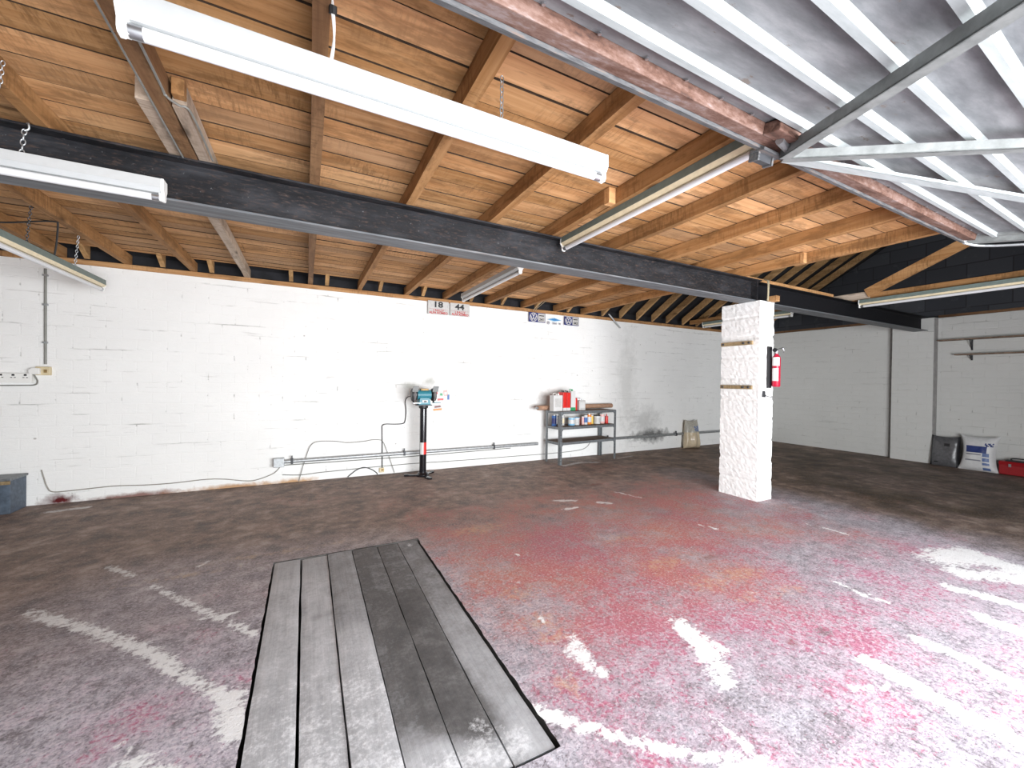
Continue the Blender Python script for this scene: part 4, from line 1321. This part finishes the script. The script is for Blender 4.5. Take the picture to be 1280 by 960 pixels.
m = MB().tube(smooth_path([(-2.95, Yw - .008, 1.095), (-2.6, Yw - .008, 1.10), (-2.33, Yw - .008, 1.103), (-2.22, Yw - .010, 1.108), (-2.195, Yw - .02, 1.14), (-2.20, Yw - .04, 1.18), (-2.208, Yw - .05, 1.208)]), .006, 6)
tag(m.build('plug_cable', MAT['grey_cable']), 'grey cable running under the socket strip up to the white plug', 'cable')
# low cable along the wall foot
m = MB().tube(smooth_path([(-2.169, Yw - .012, .325), (-2.155, Yw - .012, .26), (-2.13, Yw - .012, .16), (-2.09, Yw - .012, .113), (-1.95, Yw - .012, .112), (-1.674, Yw - .012, .122), (-1.45, Yw - .012, .108), (-1.226, Yw - .012, .104), (-0.95, Yw - .012, .115), (-0.779, Yw - .012, .101), (-0.60, Yw - .012, .065), (-0.494, Yw - .012, .063), (-0.36, Yw - .012, .105), (-0.302, Yw - .012, .14), (-0.26, Yw - .012, .19)]), .0048, 6)
tag(m.build('wall_cable', MAT['pale_cable']), 'pale cable tacked low along the wall from near the corner cabinet to the pipe box', 'cable')
m = MB().tube(smooth_path([(-0.239, Yw - .008, .097), (-0.05, Yw - .008, .078), (0.149, Yw - .008, .088), (0.45, Yw - .008, .094), (0.643, Yw - .008, .099), (1.0, Yw - .008, .103), (1.291, Yw - .008, .104), (2.0, Yw - .008, .094), (2.715, Yw - .008, .091), (3.3, Yw - .008, .087), (3.9, Yw - .008, .10), (4.1, Yw - .008, .15), (4.18, Yw - .008, .26)]), .005, 6)
tag(m.build('wall_cable', MAT['grey_cable']), 'thin grey cable along the wall foot behind the grinder and the shelf unit', 'cable')
# rail pipes
def pipe(x0, x1, z0, z1, label, box):
    r = thing('wall_pipe', label, 'pipe', (x0, Yw, z0))
    MB().tube([(x0, Yw - .045, z0), (x1, Yw - .045, z1)], .023, 12).build('pipe', MAT['galvanised'], r, smooth=True, world_space=True)
    n = 3
    for i in range(n):
        t = (i + .12) / (n - .3)
        xx, zz = x0 + (x1 - x0) * min(t, .98), z0 + (z1 - z0) * min(t, .98)
        m = MB().box((xx - .012, Yw - .075, zz - .028), (xx + .012, Yw, zz + .028)).box((xx - .006, Yw - .065, zz + .028), (xx + .006, Yw - .04, zz + .062))
        m.build('clamp', MAT['dark_steel'], r, bevel=.002, world_space=True)
    if box:
        MB().box((x0 - .03, Yw - .085, z0 - .055), (x0 + .075, Yw, z0 + .045)).build('end_box', MAT['galvanised'], r, bevel=.004, world_space=True)
        MB().bar((x0 + .02, Yw - .03, z0 - .055), (x0 + .02, Yw - .03, z0 - .14), .02, .012).build('end_bracket', MAT['galvanised'], r, world_space=True)
    return r


pipe(-0.295, 3.135, 0.252, 0.262, 'galvanised pipe on the wall foot with an end box, passing behind the grinder', True)
pipe(4.30, 8.70, 0.258, 0.266, 'galvanised pipe on the wall foot beyond the shelf unit, passing behind the tan bag', False)
m = MB().tube([(-0.22, Yw - .01, .206), (1.2, Yw - .01, .20), (2.69, Yw - .01, .216)], .006, 6)
tag(m.build('wall_cable', MAT['grey_cable']), 'straight thin cable running close under the pipe with the end box', 'cable')
# grinder flex and loops
m = MB().tube(smooth_path([(0.861, Yw - .02, .064), (0.858, Yw - .012, .35), (0.854, Yw - .012, .56), (0.858, Yw - .012, .622), (0.90, Yw - .012, .637), (1.02, Yw - .012, .632), (1.11, Yw - .012, .636), (1.14, Yw - .014, .67), (1.150, Yw - .02, .80), (1.135, Yw - .05, .93), (1.15, Yw - .12, .985), (1.185, Yw - .22, 1.0)]), .006, 6)
tag(m.build('grinder_cable', MAT['black_rubber']), 'black cable from the grinder down the wall to the low cream socket', 'cable')
m = MB().tube(smooth_path([(-0.072, Yw - .026, .01), (-0.03, Yw - .026, .18), (0.01, Yw - .026, .32), (0.05, Yw - .026, .42), (0.13, Yw - .026, .460), (0.319, Yw - .026, .452), (0.45, Yw - .026, .428), (0.638, Yw - .026, .434), (0.74, Yw - .026, .447), (0.84, Yw - .026, .438), (0.866, Yw - .026, .41), (0.885, Yw - .026, .375), (0.95, Yw - .026, .2), (1.012, Yw - .026, .01)]), .004, 6)
tag(m.build('loose_cable', MAT['grey_cable']), 'grey cable looping over the pipe, its two ends hanging to the floor', 'cable')
m = MB().tube(smooth_path([(0.455, Yw - .014, .006), (0.51, Yw - .014, .05), (0.567, Yw - .014, .088), (0.642, Yw - .014, .106), (0.727, Yw - .014, .078), (0.79, Yw - .014, .03), (0.805, Yw - .014, .006)]), .0055, 6)
tag(m.build('loose_cable', MAT['black_rubber']), 'short black cable hump at the foot of the wall beside the low cream socket', 'cable')
sk = thing('floor_socket', 'small cream socket at the foot of the wall where the black grinder cable ends', 'socket', (0.855, Yw, .05))
MB().box((0.825, Yw - .03, .028), (0.885, Yw, .085)).build('box', MAT['cream_plastic'], sk, bevel=.004, world_space=True)
MB().box((0.847, Yw - .036, .048), (0.875, Yw - .029, .074)).build('plug_top', MAT['brass'], sk, world_space=True)

# wall stickers beside the grinder
def sticker(x, z, w, h, rot, mat, label, mat2=None):
    ca, sa = math.cos(rot), math.sin(rot)
    m = MB()
    P = [(-w / 2, -h / 2), (w / 2, -h / 2), (w / 2, h / 2), (-w / 2, h / 2)]
    m.prism([(x + a * ca - b * sa, z + a * sa + b * ca) for a, b in P], 'y', Yw - .004, Yw - .001)
    if mat2:
        P2 = [(-w * .35, -h * .25), (w * .35, -h * .25), (w * .3, h * .15), (-w * .3, h * .2)]
        m.prism([(x + a * ca - b * sa, z + a * sa + b * ca) for a, b in P2], 'y', Yw - .0055, Yw - .004, 1)
    tag(m.build('sticker', [MAT[mat], MAT[mat2 or mat]]), label, 'sticker', 'stickers on the wall by the grinder')


sticker(1.545, 1.045, .052, .062, .1, 'red_paint', 'red sticker on the wall closest to the grinder wheel')
sticker(1.625, 1.015, .055, .075, -.1, 'label_white', 'white and green sticker beside the red one near the grinder', 'green_paint')
sticker(1.615, .945, .085, .028, .05, 'red_paint', 'thin red strip sticker below the white and green sticker')
sticker(1.685, 1.03, .06, .08, .15, 'pink_label', 'pink and white sticker on the wall above the blue one', 'label_white')
sticker(1.725, .975, .03, .07, 0, 'blue_paint', 'small blue sticker farthest from the grinder wheel')
sticker(1.575, .85, .13, .06, .12, 'label_white', 'white sticker with a dark patch below the grinder rest', 'maroon')
sticker(1.575, .808, .12, .026, .08, 'orange_paint', 'orange-red strip sticker lowest on the wall by the grinder')

# ------------------------------------------------------------------ bench grinder on its stand
GX, GY = 1.305, 4.96
g = thing('bench_grinder', 'teal bench grinder with black wheel guard bolted on the black pedestal', 'grinder', (GX, GY, .90))
st = thing('grinder_stand', 'black pedestal stand with three feet under the teal grinder', 'stand', (GX, GY, 0))
m = MB()
for an in (-80, 160, 40):
    a = math.radians(an)
    m.bar((GX + .02 * math.cos(a), GY + .02 * math.sin(a), .012), (GX + .21 * math.cos(a), GY + .21 * math.sin(a), .008), .055, .014)
    m.lathe([(.03, 0), (.03, .018), (.012, .022)], (GX + .20 * math.cos(a), GY + .20 * math.sin(a), 0), 12)
m.lathe([(.075, .0), (.075, .02), (.052, .05)], (GX, GY, 0), 20)
m.build('base', MAT['gloss_black'], st, world_space=True)
MB().lathe([(.043, .03), (.043, .872)], (GX, GY, 0), 24).build('column', MAT['gloss_black'], st, smooth=True, world_space=True)
MB().lathe([(.044, .845), (.058, .86), (.058, .885)], (GX, GY, 0), 20).build('collar', MAT['black_plastic'], st, smooth=True, world_space=True)
MB().box((GX - .09, GY - .075, .885), (GX + .09, GY + .075, .898)).build('top_plate', MAT['dark_steel'], st, bevel=.003, world_space=True)
# decal wrapped on the column
m = MB()
for (a0, a1, mi) in ((-160, -95, 0), (-95, -30, 1)):
    vs, fs = [], []
    for zz in (.275, .425):
        for s in range(9):
            a = math.radians(a0 + (a1 - a0) * s / 8)
            vs.append((GX + .0438 * math.cos(a), GY + .0438 * math.sin(a), zz))
    fs = [(s, s + 1, s + 10, s + 9) for s in range(8)]
    m.add(vs, fs, mi)
m.build('decal', [MAT['label_white'], MAT['red_paint']], st, world_space=True)


def cyl_x(m, x0, x1, y, z, r, seg=22, mi=0, r2=None):
    return m.tube([(x0, y, z), (x1, y, z)], [r, r2 or r], seg, mi)


AZ = 1.02
m = MB(); cyl_x(m, GX - .085, GX + .085, GY, AZ, .062); m.build('motor', MAT['teal_paint'], g, smooth=True, bevel=0, world_space=True)
m = MB().prism([(GX - .075, .898), (GX + .075, .898), (GX + .06, .985), (GX - .06, .985)], 'y', GY - .065, GY + .065)
m.build('pedestal', MAT['teal_paint'], g, bevel=.005, world_space=True)
m = MB().box((GX - .035, GY - .073, .925), (GX + .035, GY - .058, .955)); sp_ = m.build('switch_plate', MAT['label_white'], g, world_space=True)
MB().box((GX - .014, GY - .079, .930), (GX + .018, GY - .071, .946)).build('switch', MAT['black_plastic'], g, world_space=True)
MB().box((GX - .045, GY - .05, AZ + .052), (GX + .05, GY + .03, AZ + .078)).build('name_plate', MAT['brass'], g, bevel=.004, world_space=True)
for s in (-1, 1):
    xw = GX + s * .125
    m = MB(); cyl_x(m, xw - .022, xw + .022, GY, AZ, .078, 26)
    m.build('wheel_guard', MAT['black_plastic'] if s > 0 else MAT['dark_steel'], g, smooth=True, world_space=True)
    m = MB(); cyl_x(m, xw + s * .0225, xw + s * .028, GY, AZ, .052, 24)
    m.build('guard_cover', MAT['dark_steel'], g, smooth=True, world_space=True)
    m = MB(); cyl_x(m, xw - .012, xw + .012, GY - .012, AZ - .004, .0745, 26)
    m.build('grinding_wheel', MAT['abrasive'], g, smooth=True, world_space=True)
    MB().box((xw - .04, GY - .155, AZ - .098), (xw + .055, GY - .075, AZ - .091)).build('tool_rest', MAT['teal_paint'] if s > 0 else MAT['steel_cap'], g, bevel=.001, world_space=True)
    MB().bar((xw - .02, GY - .10, AZ - .094), (xw - .02, GY - .02, AZ - .06), .02, .006).build('rest_bracket', MAT['dark_steel'], g, world_space=True)
    m = MB().add([(xw - .035, GY - .08, AZ + .04), (xw + .035, GY - .08, AZ + .04), (xw + .035, GY - .125, AZ + .11), (xw - .035, GY - .125, AZ + .11),
                  (xw - .035, GY - .083, AZ + .038), (xw + .035, GY - .083, AZ + .038), (xw + .035, GY - .128, AZ + .108), (xw - .035, GY - .128, AZ + .108)],
                 [(0, 1, 2, 3), (7, 6, 5, 4), (0, 4, 5, 1), (1, 5, 6, 2), (2, 6, 7, 3), (3, 7, 4, 0)])
    m.build('eye_shield', MAT['clear_shield'], g, world_space=True)
    MB().tube([(xw - s * .03, GY - .05, AZ + .06), (xw - s * .03, GY - .08, AZ + .09), (xw, GY - .085, AZ + .065)], .004, 6).build('shield_arm', MAT['steel_cap'], g, world_space=True)

# ------------------------------------------------------------------ shelf unit and what stands on it
SA = math.radians(4.6)
SO = Vector((3.245, 4.784, 0))


def sl(a, b, z): return (SO.x + a * math.cos(SA) - b * math.sin(SA), SO.y + a * math.sin(SA) + b * math.cos(SA), z)


shf = thing('shelf_unit', 'grey steel shelf unit with three brown shelves full of tins against the wall', 'shelf unit', SO, SA)
SW, SD, ST = 1.13, 0.345, 0.776
for a, b, sa, sb in ((0, 0, 1, 1), (SW, 0, -1, 1), (0, SD, 1, -1), (SW, SD, -1, -1)):
    m = MB()
    m.box((min(a, a + sa * .042), min(b, b + sb * .004), 0), (max(a, a + sa * .042), max(b, b + sb * .004), ST))
    m.box((min(a, a + sa * .004), min(b, b + sb * .042), 0), (max(a, a + sa * .004), max(b, b + sb * .042), ST))
    lg = m.build('leg', MAT['shelf_steel'], shf)
    hm = MB()
    for i in range(18):
        z = .05 + i * .042
        hm.box((a + sa * .017, b - sb * .0006 if sb > 0 else b - .0002, z), (a + sa * .027, b + .0006, z + .012)) if False else None
        x0, x1 = sorted((a + sa * .016, a + sa * .026))
        hm.box((x0, b - .0008 if sb > 0 else b + .0002, z), (x1, b - .0002 if sb > 0 else b + .0008, z + .014))
    if sb > 0: hm.build('slots', MAT['black_ink'], lg)
for z in (0.775, 0.548, 0.325):
    s_ = MB().box((.005, .005, z - .012), (SW - .005, SD - .005, z)).build('shelf', MAT['shelf_wood'], shf)
    m = MB()
    m.box((.002, -.003, z - .036), (SW - .002, .003, z + .002)).box((.002, SD - .003, z - .036), (SW - .002, SD + .003, z + .002))
    m.box((-.003, .002, z - .036), (.003, SD - .002, z + .002)).box((SW - .003, .002, z - .036), (SW + .003, SD - .002, z + .002))
    m.build('shelf_rim', MAT['shelf_steel'], s_)
    for a, sa in ((.004, 1), (SW - .004, -1)):
        MB().prism([(a, z - .036), (a + sa * .06, z - .036), (a, z - .095)], 'y', -.002, .002).build('gusset', MAT['shelf_steel'], s_)


GT = 'tins and bottles on the shelf unit'


def can(a, b, z, r, h, body, label, band=None, lid='tin', name='paint_tin', handle=False):
    p = sl(a, b, z)
    t = thing(name, label, 'tin', p, 0, GT)
    MB().lathe([(r * .97, 0), (r, .004), (r, h - .006), (r * .97, h)], seg=18).build('body', MAT[body], t, smooth=True)
    MB().lathe([(r * 1.02, h - .003), (r * 1.02, h + .004), (r * .86, h + .005), (r * .84, h + .001)], seg=18).build('lid', MAT[lid], t, smooth=True)
    if band: MB().lathe([(r * 1.006, h * .22), (r * 1.006, h * .74)], seg=18).build('label', MAT[band], t, smooth=True)
    return t


def oblong(a, b, z, w, d, h, body, label, foot=None, cap='black_plastic', name='oil_can', panel=None):
    p = sl(a, b, z)
    t = thing(name, label, 'can', p, SA, GT)
    MB().box((-w / 2, -d / 2, 0), (w / 2, d / 2, h)).build('body', MAT[body], t, bevel=.006)
    if foot: MB().box((-w / 2 - .0012, -d / 2 - .0012, .002), (w / 2 + .0012, d / 2 + .0012, h * .17)).build('foot_band', MAT[foot], t)
    if panel: MB().box((-w * .36, -d / 2 - .001, h * .25), (w * .36, -d / 2 - .0002, h * .8)).build('label', MAT[panel], t)
    MB().lathe([(.016, h), (.016, h + .022), (.012, h + .026)], (w * .22, 0, 0), 12).build('cap', MAT[cap], t, smooth=True)
    MB().tube(smooth_path([(-w * .36, 0, h - .002), (-w * .34, 0, h + .024), (-w * .02, 0, h + .024), (0, 0, h - .002)]), .005, 6).build('handle', MAT[cap], t)
    return t


T1, T2 = .777, .550
oblong(.025, .13, T1, .165, .10, .232, 'label_white', 'large white can at the near end of the shelf top', panel='plate_white', cap='white_plastic')
oblong(.150, .14, T1, .062, .12, .275, 'red_paint', 'tall red can directly beside the large white can on the shelf top', foot='label_white')
oblong(.222, .14, T1, .068, .12, .272, 'red_paint', 'tall red can next to the green-footed white can on the shelf top', foot='label_white')
oblong(.312, .14, T1, .085, .12, .295, 'label_white', 'tall white can with a green foot on the shelf top', foot='green_paint', cap='green_paint')
can(.395, .14, T1, .034, .185, 'red_paint', 'small red round tin between the green-footed can and the square white tin', lid='dark_red')
oblong(.500, .14, T1, .125, .10, .155, 'plate_white', 'squat square white tin, last of the cans on the shelf top', panel='label_white', cap='tin', name='square_tin')
m = MB().tube([sl(-.20, .275, .818), sl(.5, .285, .820), sl(1.32, .290, .823)], [.035, .035, .036], 16)
r = thing('cardboard_roll', 'long brown cardboard tube lying along the back of the shelf top', 'tube', sl(-.2, .275, .818))
m.build('tube', MAT['cardboard'], r, smooth=True, world_space=True)
MB().tube([sl(-.235, .274, .818), sl(-.20, .275, .818)], .018, 10).build('end_stub', MAT['galvanised'], r, smooth=True, world_space=True)
can(-.055 + .10, .20, T2, .036, .158, 'blue_paint', 'blue tin nearest the end leg on the middle shelf', 'navy')
can(.125, .16, T2, .037, .145, 'label_white', 'white tin with a blue rim next to the blue tin on the middle shelf', lid='blue_paint')
can(.205, .20, T2, .030, .148, 'plate_white', 'slim white tin just before the front leg on the middle shelf', 'cream_enamel')
can(.345, .16, T2, .052, .118, 'light_blue', 'squat light blue tin on the middle shelf', 'label_white', lid='white_plastic')
can(.455, .17, T2, .046, .112, 'label_white', 'squat white tin next to the light blue one on the middle shelf', 'plate_white', lid='light_blue')
can(.530, .20, T2, .028, .098, 'maroon', 'small dark red tin in the middle of the middle shelf', lid='tin')
can(.582, .17, T2, .022, .12, 'pink_label', 'narrow pale pink bottle in the middle shelf row', lid='white_plastic', name='bottle')
can(.632, .16, T2, .030, .150, 'label_white', 'white bottle with a blue band and dark top on the middle shelf', 'blue_paint', lid='black_plastic', name='bottle')
can(.712, .17, T2, .038, .158, 'orange_paint', 'orange tin with a pale band on the middle shelf', 'label_white', lid='tin')
can(.785, .19, T2, .028, .130, 'yellow_paint', 'yellow tin beside the orange one on the middle shelf', lid='white_plastic')
can(.880, .17, T2, .054, .128, 'label_white', 'white tub with a blue rim and black lid on the middle shelf', 'plate_white', lid='black_plastic')
can(1.000, .18, T2, .040, .150, 'pink_label', 'pale pink and white tin next to the red bottle on the middle shelf', 'label_white', lid='white_plastic')
can(1.072, .15, T2, .026, .112, 'red_paint', 'red bottle with a thin spout, last on the middle shelf', lid='dark_red', name='bottle')
o = bpy.data.objects[[x.name for x in bpy.data.objects if x.get('label', '').startswith('red bottle with')][0]]
MB().tube([(0, 0, .112), (0, 0, .13), (0, 0, .152)], [.014, .008, .005], 10).build('spout', MAT['red_paint'], o, smooth=True)


# ------------------------------------------------------------------ bags, tools on the floor
def sack(name, label, cat, loc, rotz, lean, w, h, t, cells, mats, seed, pinch=.10, sag=.0, ears=0.0, nu=26, nv=30, lobe=0.0):
    """a filled plastic sack: local x = width, z = height, leaning back by `lean`"""
    root = thing(name, label, cat, loc, rotz)
    m = MB()
    off = Vector((seed * 7.3, seed * 3.1, 0))
    for side in (-1, 1):
        vs, fs, mi = [], [], []
        for j in range(nv + 1):
            vv = -1 + 2 * j / nv
            for i in range(nu + 1):
                uu = -1 + 2 * i / nu
                body = max(0, 1 - abs(uu) ** 3.2) ** .6 * max(0, 1 - abs(vv) ** 3.4) ** .6
                belly = 1 + sag * (-vv)
                wx = w / 2 * (1 - pinch * (1 - vv * vv) * 1.0) * (1 + sag * .25 * (-vv))
                hz = h / 2 * (1 - .06 * (1 - uu * uu) * (1 if vv > 0 else 0)) + ears * abs(uu) ** 4 * (1 if vv > .6 else 0) * h * .5
                nz = noise.noise(Vector((uu * 2.2, vv * 2.6, side)) + off) * .10 + noise.noise(Vector((uu * 6, vv * 7, side)) + off) * .05
                th = side * t / 2 * (body * belly * (1 + lobe * (math.cos(uu * 6.0) - 1) * .5 * (1 if vv < .2 else 0.3)) + (nz if 0 < body else 0) * body)
                vs.append((uu * wx + nz * .04 * w, th, h / 2 + vv * hz * (1 if vv < 0 else 1)))
        for j in range(nv):
            for i in range(nu):
                q = j * (nu + 1) + i
                fs.append((q, q + 1, q + nu + 2, q + nu + 1))
                uu, vv = -1 + 2 * (i + .5) / nu, -1 + 2 * (j + .5) / nv
                mi.append(cells(uu, vv) if side < 0 else 0)
        n0 = len(m.v)
        m.v += vs
        m.f += [tuple(a + n0 for a in f) for f in fs]
        m.m += mi
        m.attr += [0.0] * len(vs)
    rot = Matrix.Rotation(-lean, 4, 'X')
    m.v = [tuple(rot @ Vector(p)) for p in m.v]
    zmin = min(p[2] for p in m.v)
    m.v = [(p[0], p[1], p[2] - zmin) for p in m.v]
    o = m.build('bag', [MAT[x] for x in mats], root, smooth=True)
    return root


def tan_cells(uu, vv):
    if vv > .12:
        if .05 < uu < .85 and .22 < vv < .62 and (int((uu + 1) * 9) + int(vv * 12)) % 3 != 0: return 2
        return 1
    return 0


sack('tan_bag', 'tan plastic bag with a clear blue-printed top slumped against the back wall', 'bag', (6.46, 5.13, 0), math.radians(-10), math.radians(3), .33, .52, .20, tan_cells, ('tan_plastic', 'film_plastic', 'sack_light_blue'), 3, pinch=.02, sag=.55, ears=.06, lobe=.35)


def white_cells(uu, vv):
    if -.72 < uu < .55 and .02 < vv < .38: return 1
    if .35 < uu < .82 and .40 < vv < .60 and (int((uu + 1) * 13) + int((vv + 1) * 15)) % 3: return 1
    if .28 < uu < .68 and -1 < vv < -.02 and (abs(((vv + 1) % .26) - .13) < .085): return 2
    if -.72 < uu < .25 and (-.16 < vv < -.09 or -.44 < vv < -.37 or -.62 < vv < -.57): return 3
    return 0


def grey_cells(uu, vv):
    if abs(uu) > .86: return 1
    if -.02 < uu < .42 and .36 < vv < .52: return 1
    if -.72 < uu < -.35 and -.82 < vv < -.70: return 1
    return 0


sack('grey_sack', 'shiny grey and black sack leaning on the far wall beside the white sack', 'sack', (8.69, 2.40, 0), math.radians(-90), math.radians(8), .31, .46, .11, grey_cells, ('grey_sack', 'black_sack'), 5, pinch=.0, ears=.03)
sack('white_sack', 'full white sack with blue print leaning on the far side wall', 'sack', (8.67, 2.05, 0), math.radians(-90), math.radians(10), .40, .51, .17, white_cells, ('white_sack', 'sack_blue', 'sack_light_blue', 'sack_grey_ink'), 8, pinch=.20, ears=.06)

tb = thing('toolbox', 'red metal toolbox with black lid on the floor next to the white sack', 'toolbox', (8.74, 1.62, 0))
MB().box((8.66, 1.40, 0.005), (8.84, 1.85, .135)).build('body', MAT['dark_red'], tb, bevel=.006, world_space=True)
MB().prism([(8.655, .136), (8.845, .136), (8.82, .185), (8.68, .185)], 'y', 1.395, 1.855).build('lid', MAT['dark_red'], tb, bevel=.004, world_space=True)
MB().box((8.69, 1.44, .186), (8.81, 1.80, .20)).build('tray', MAT['black_plastic'], tb, bevel=.003, world_space=True)
MB().tube(smooth_path([(8.75, 1.50, .195), (8.75, 1.51, .225), (8.75, 1.74, .225), (8.75, 1.75, .195)]), .008, 8).build('handle', MAT['black_plastic'], tb, world_space=True)
for yy in (1.50, 1.75):
    MB().box((8.648, yy - .012, .115), (8.657, yy + .012, .155)).build('latch', MAT['steel_cap'], tb, world_space=True)

cb_ = thing('steel_cabinet', 'low blue-grey steel cabinet standing against the wall at the left edge of the photo', 'cabinet', (-2.55, 5.13, 0))
MB().box((-2.90, 5.02, 0.0), (-2.262, 5.245, .285)).build('body', MAT['blue_grey_paint'], cb_, bevel=.004, world_space=True)
MB().box((-2.915, 5.005, .286), (-2.252, 5.25, .306)).build('top', MAT['shelf_steel'], cb_, bevel=.003, world_space=True)
MB().box((-2.905, 5.008, .255), (-2.260, 5.019, .284)).build('edge_strip', MAT['batten_wood'], cb_, world_space=True)

# right-wall shelves
for y0, z, lb in ((2.53, 1.938, 'upper thin grey shelf on the far side wall'), (2.34, 1.708, 'lower thin grey shelf on the far side wall')):
    r = thing('wall_shelf', lb, 'shelf', (RX - .06, y0, z), 0, 'shelves on the far wall')
    MB().box((RX - .13, 0.6, z - .012), (RX, y0, z + .006)).build('board', MAT['shelf_wood'], r, bevel=.002, world_space=True)
    for yy in (2.185, 1.2):
        m = MB().bar((RX - .115, yy, z - .016), (RX - .002, yy, z - .016), .02, .006).bar((RX - .004, yy, z - .016), (RX - .004, yy, z - .17 if z > 1.8 else z - .09), .02, .006, up=(1, 0, 0))
        m.bar((RX - .1, yy, z - .02), (RX - .006, yy, z - .15 if z > 1.8 else z - .085), .012, .005)
        m.build('bracket', MAT['dark_steel'], r, world_space=True)

# ------------------------------------------------------------------ fire extinguisher on the pillar
ex = thing('fire_extinguisher', 'small red and white fire extinguisher hung on the bright face of the pillar', 'fire extinguisher', (4.30, 2.42, 1.19))
EX, EY = 4.298, 2.415
MB().box((EX - .050, 2.455, 1.17), (EX - .004, 2.478, 1.60)).build('wall_bracket', MAT['black_plastic'], ex, bevel=.003, world_space=True)
MB().lathe([(.032, 1.185), (.038, 1.195), (.038, 1.475), (.033, 1.495), (.018, 1.512), (.016, 1.525)], (EX, EY, 0), 24).build('cylinder', MAT['crimson_paint'], ex, smooth=True, world_space=True)
m = MB()
for z0, z1, a0, a1 in ((1.245, 1.375, -215, -120), (1.40, 1.487, -215, -105)):
    vs = []
    for zz in (z0, z1):
        for s in range(11):
            a = math.radians(a0 + (a1 - a0) * s / 10)
            vs.append((EX + 0.0388 * math.cos(a), EY + 0.0388 * math.sin(a), zz))
    m.add(vs, [(s, s + 1, s + 12, s + 11) for s in range(10)])
m.build('label', MAT['label_white'], ex, smooth=True, world_space=True)
MB().lathe([(.017, 1.525), (.017, 1.555), (.010, 1.56)], (EX, EY, 0), 14).build('valve', MAT['steel_cap'], ex, smooth=True, world_space=True)
MB().bar((EX - .02, EY, 1.560), (EX + .075, EY - .02, 1.590), .016, .006).build('lever', MAT['steel_cap'], ex, world_space=True)
MB().tube([(EX - .04, EY - .01, 1.56), (EX - .055, EY - .012, 1.56)], .020, 14).build('gauge', MAT['black_plastic'], ex, world_space=True)
MB().tube([(EX + .04, EY - .04, 1.58), (EX + .052, EY - .045, 1.555), (EX + .04, EY - .045, 1.535)], .004, 6).build('pin', MAT['steel_cap'], ex, world_space=True)
hk = thing('wall_hook', 'small dark hook bracket on the pillar below the fire extinguisher', 'hook', (4.2, 2.47, 1.1))
MB().prism([(4.175, 1.075), (4.205, 1.075), (4.198, 1.135), (4.185, 1.14)], 'y', 2.462, 2.480).build('plate', MAT['dark_steel'], hk, world_space=True)
MB().tube(smooth_path([(4.19, 2.462, 1.10), (4.20, 2.44, 1.085), (4.255, 2.435, 1.078), (4.27, 2.437, 1.085)]), .004, 6).build('prong', MAT['dark_steel'], hk, world_space=True)
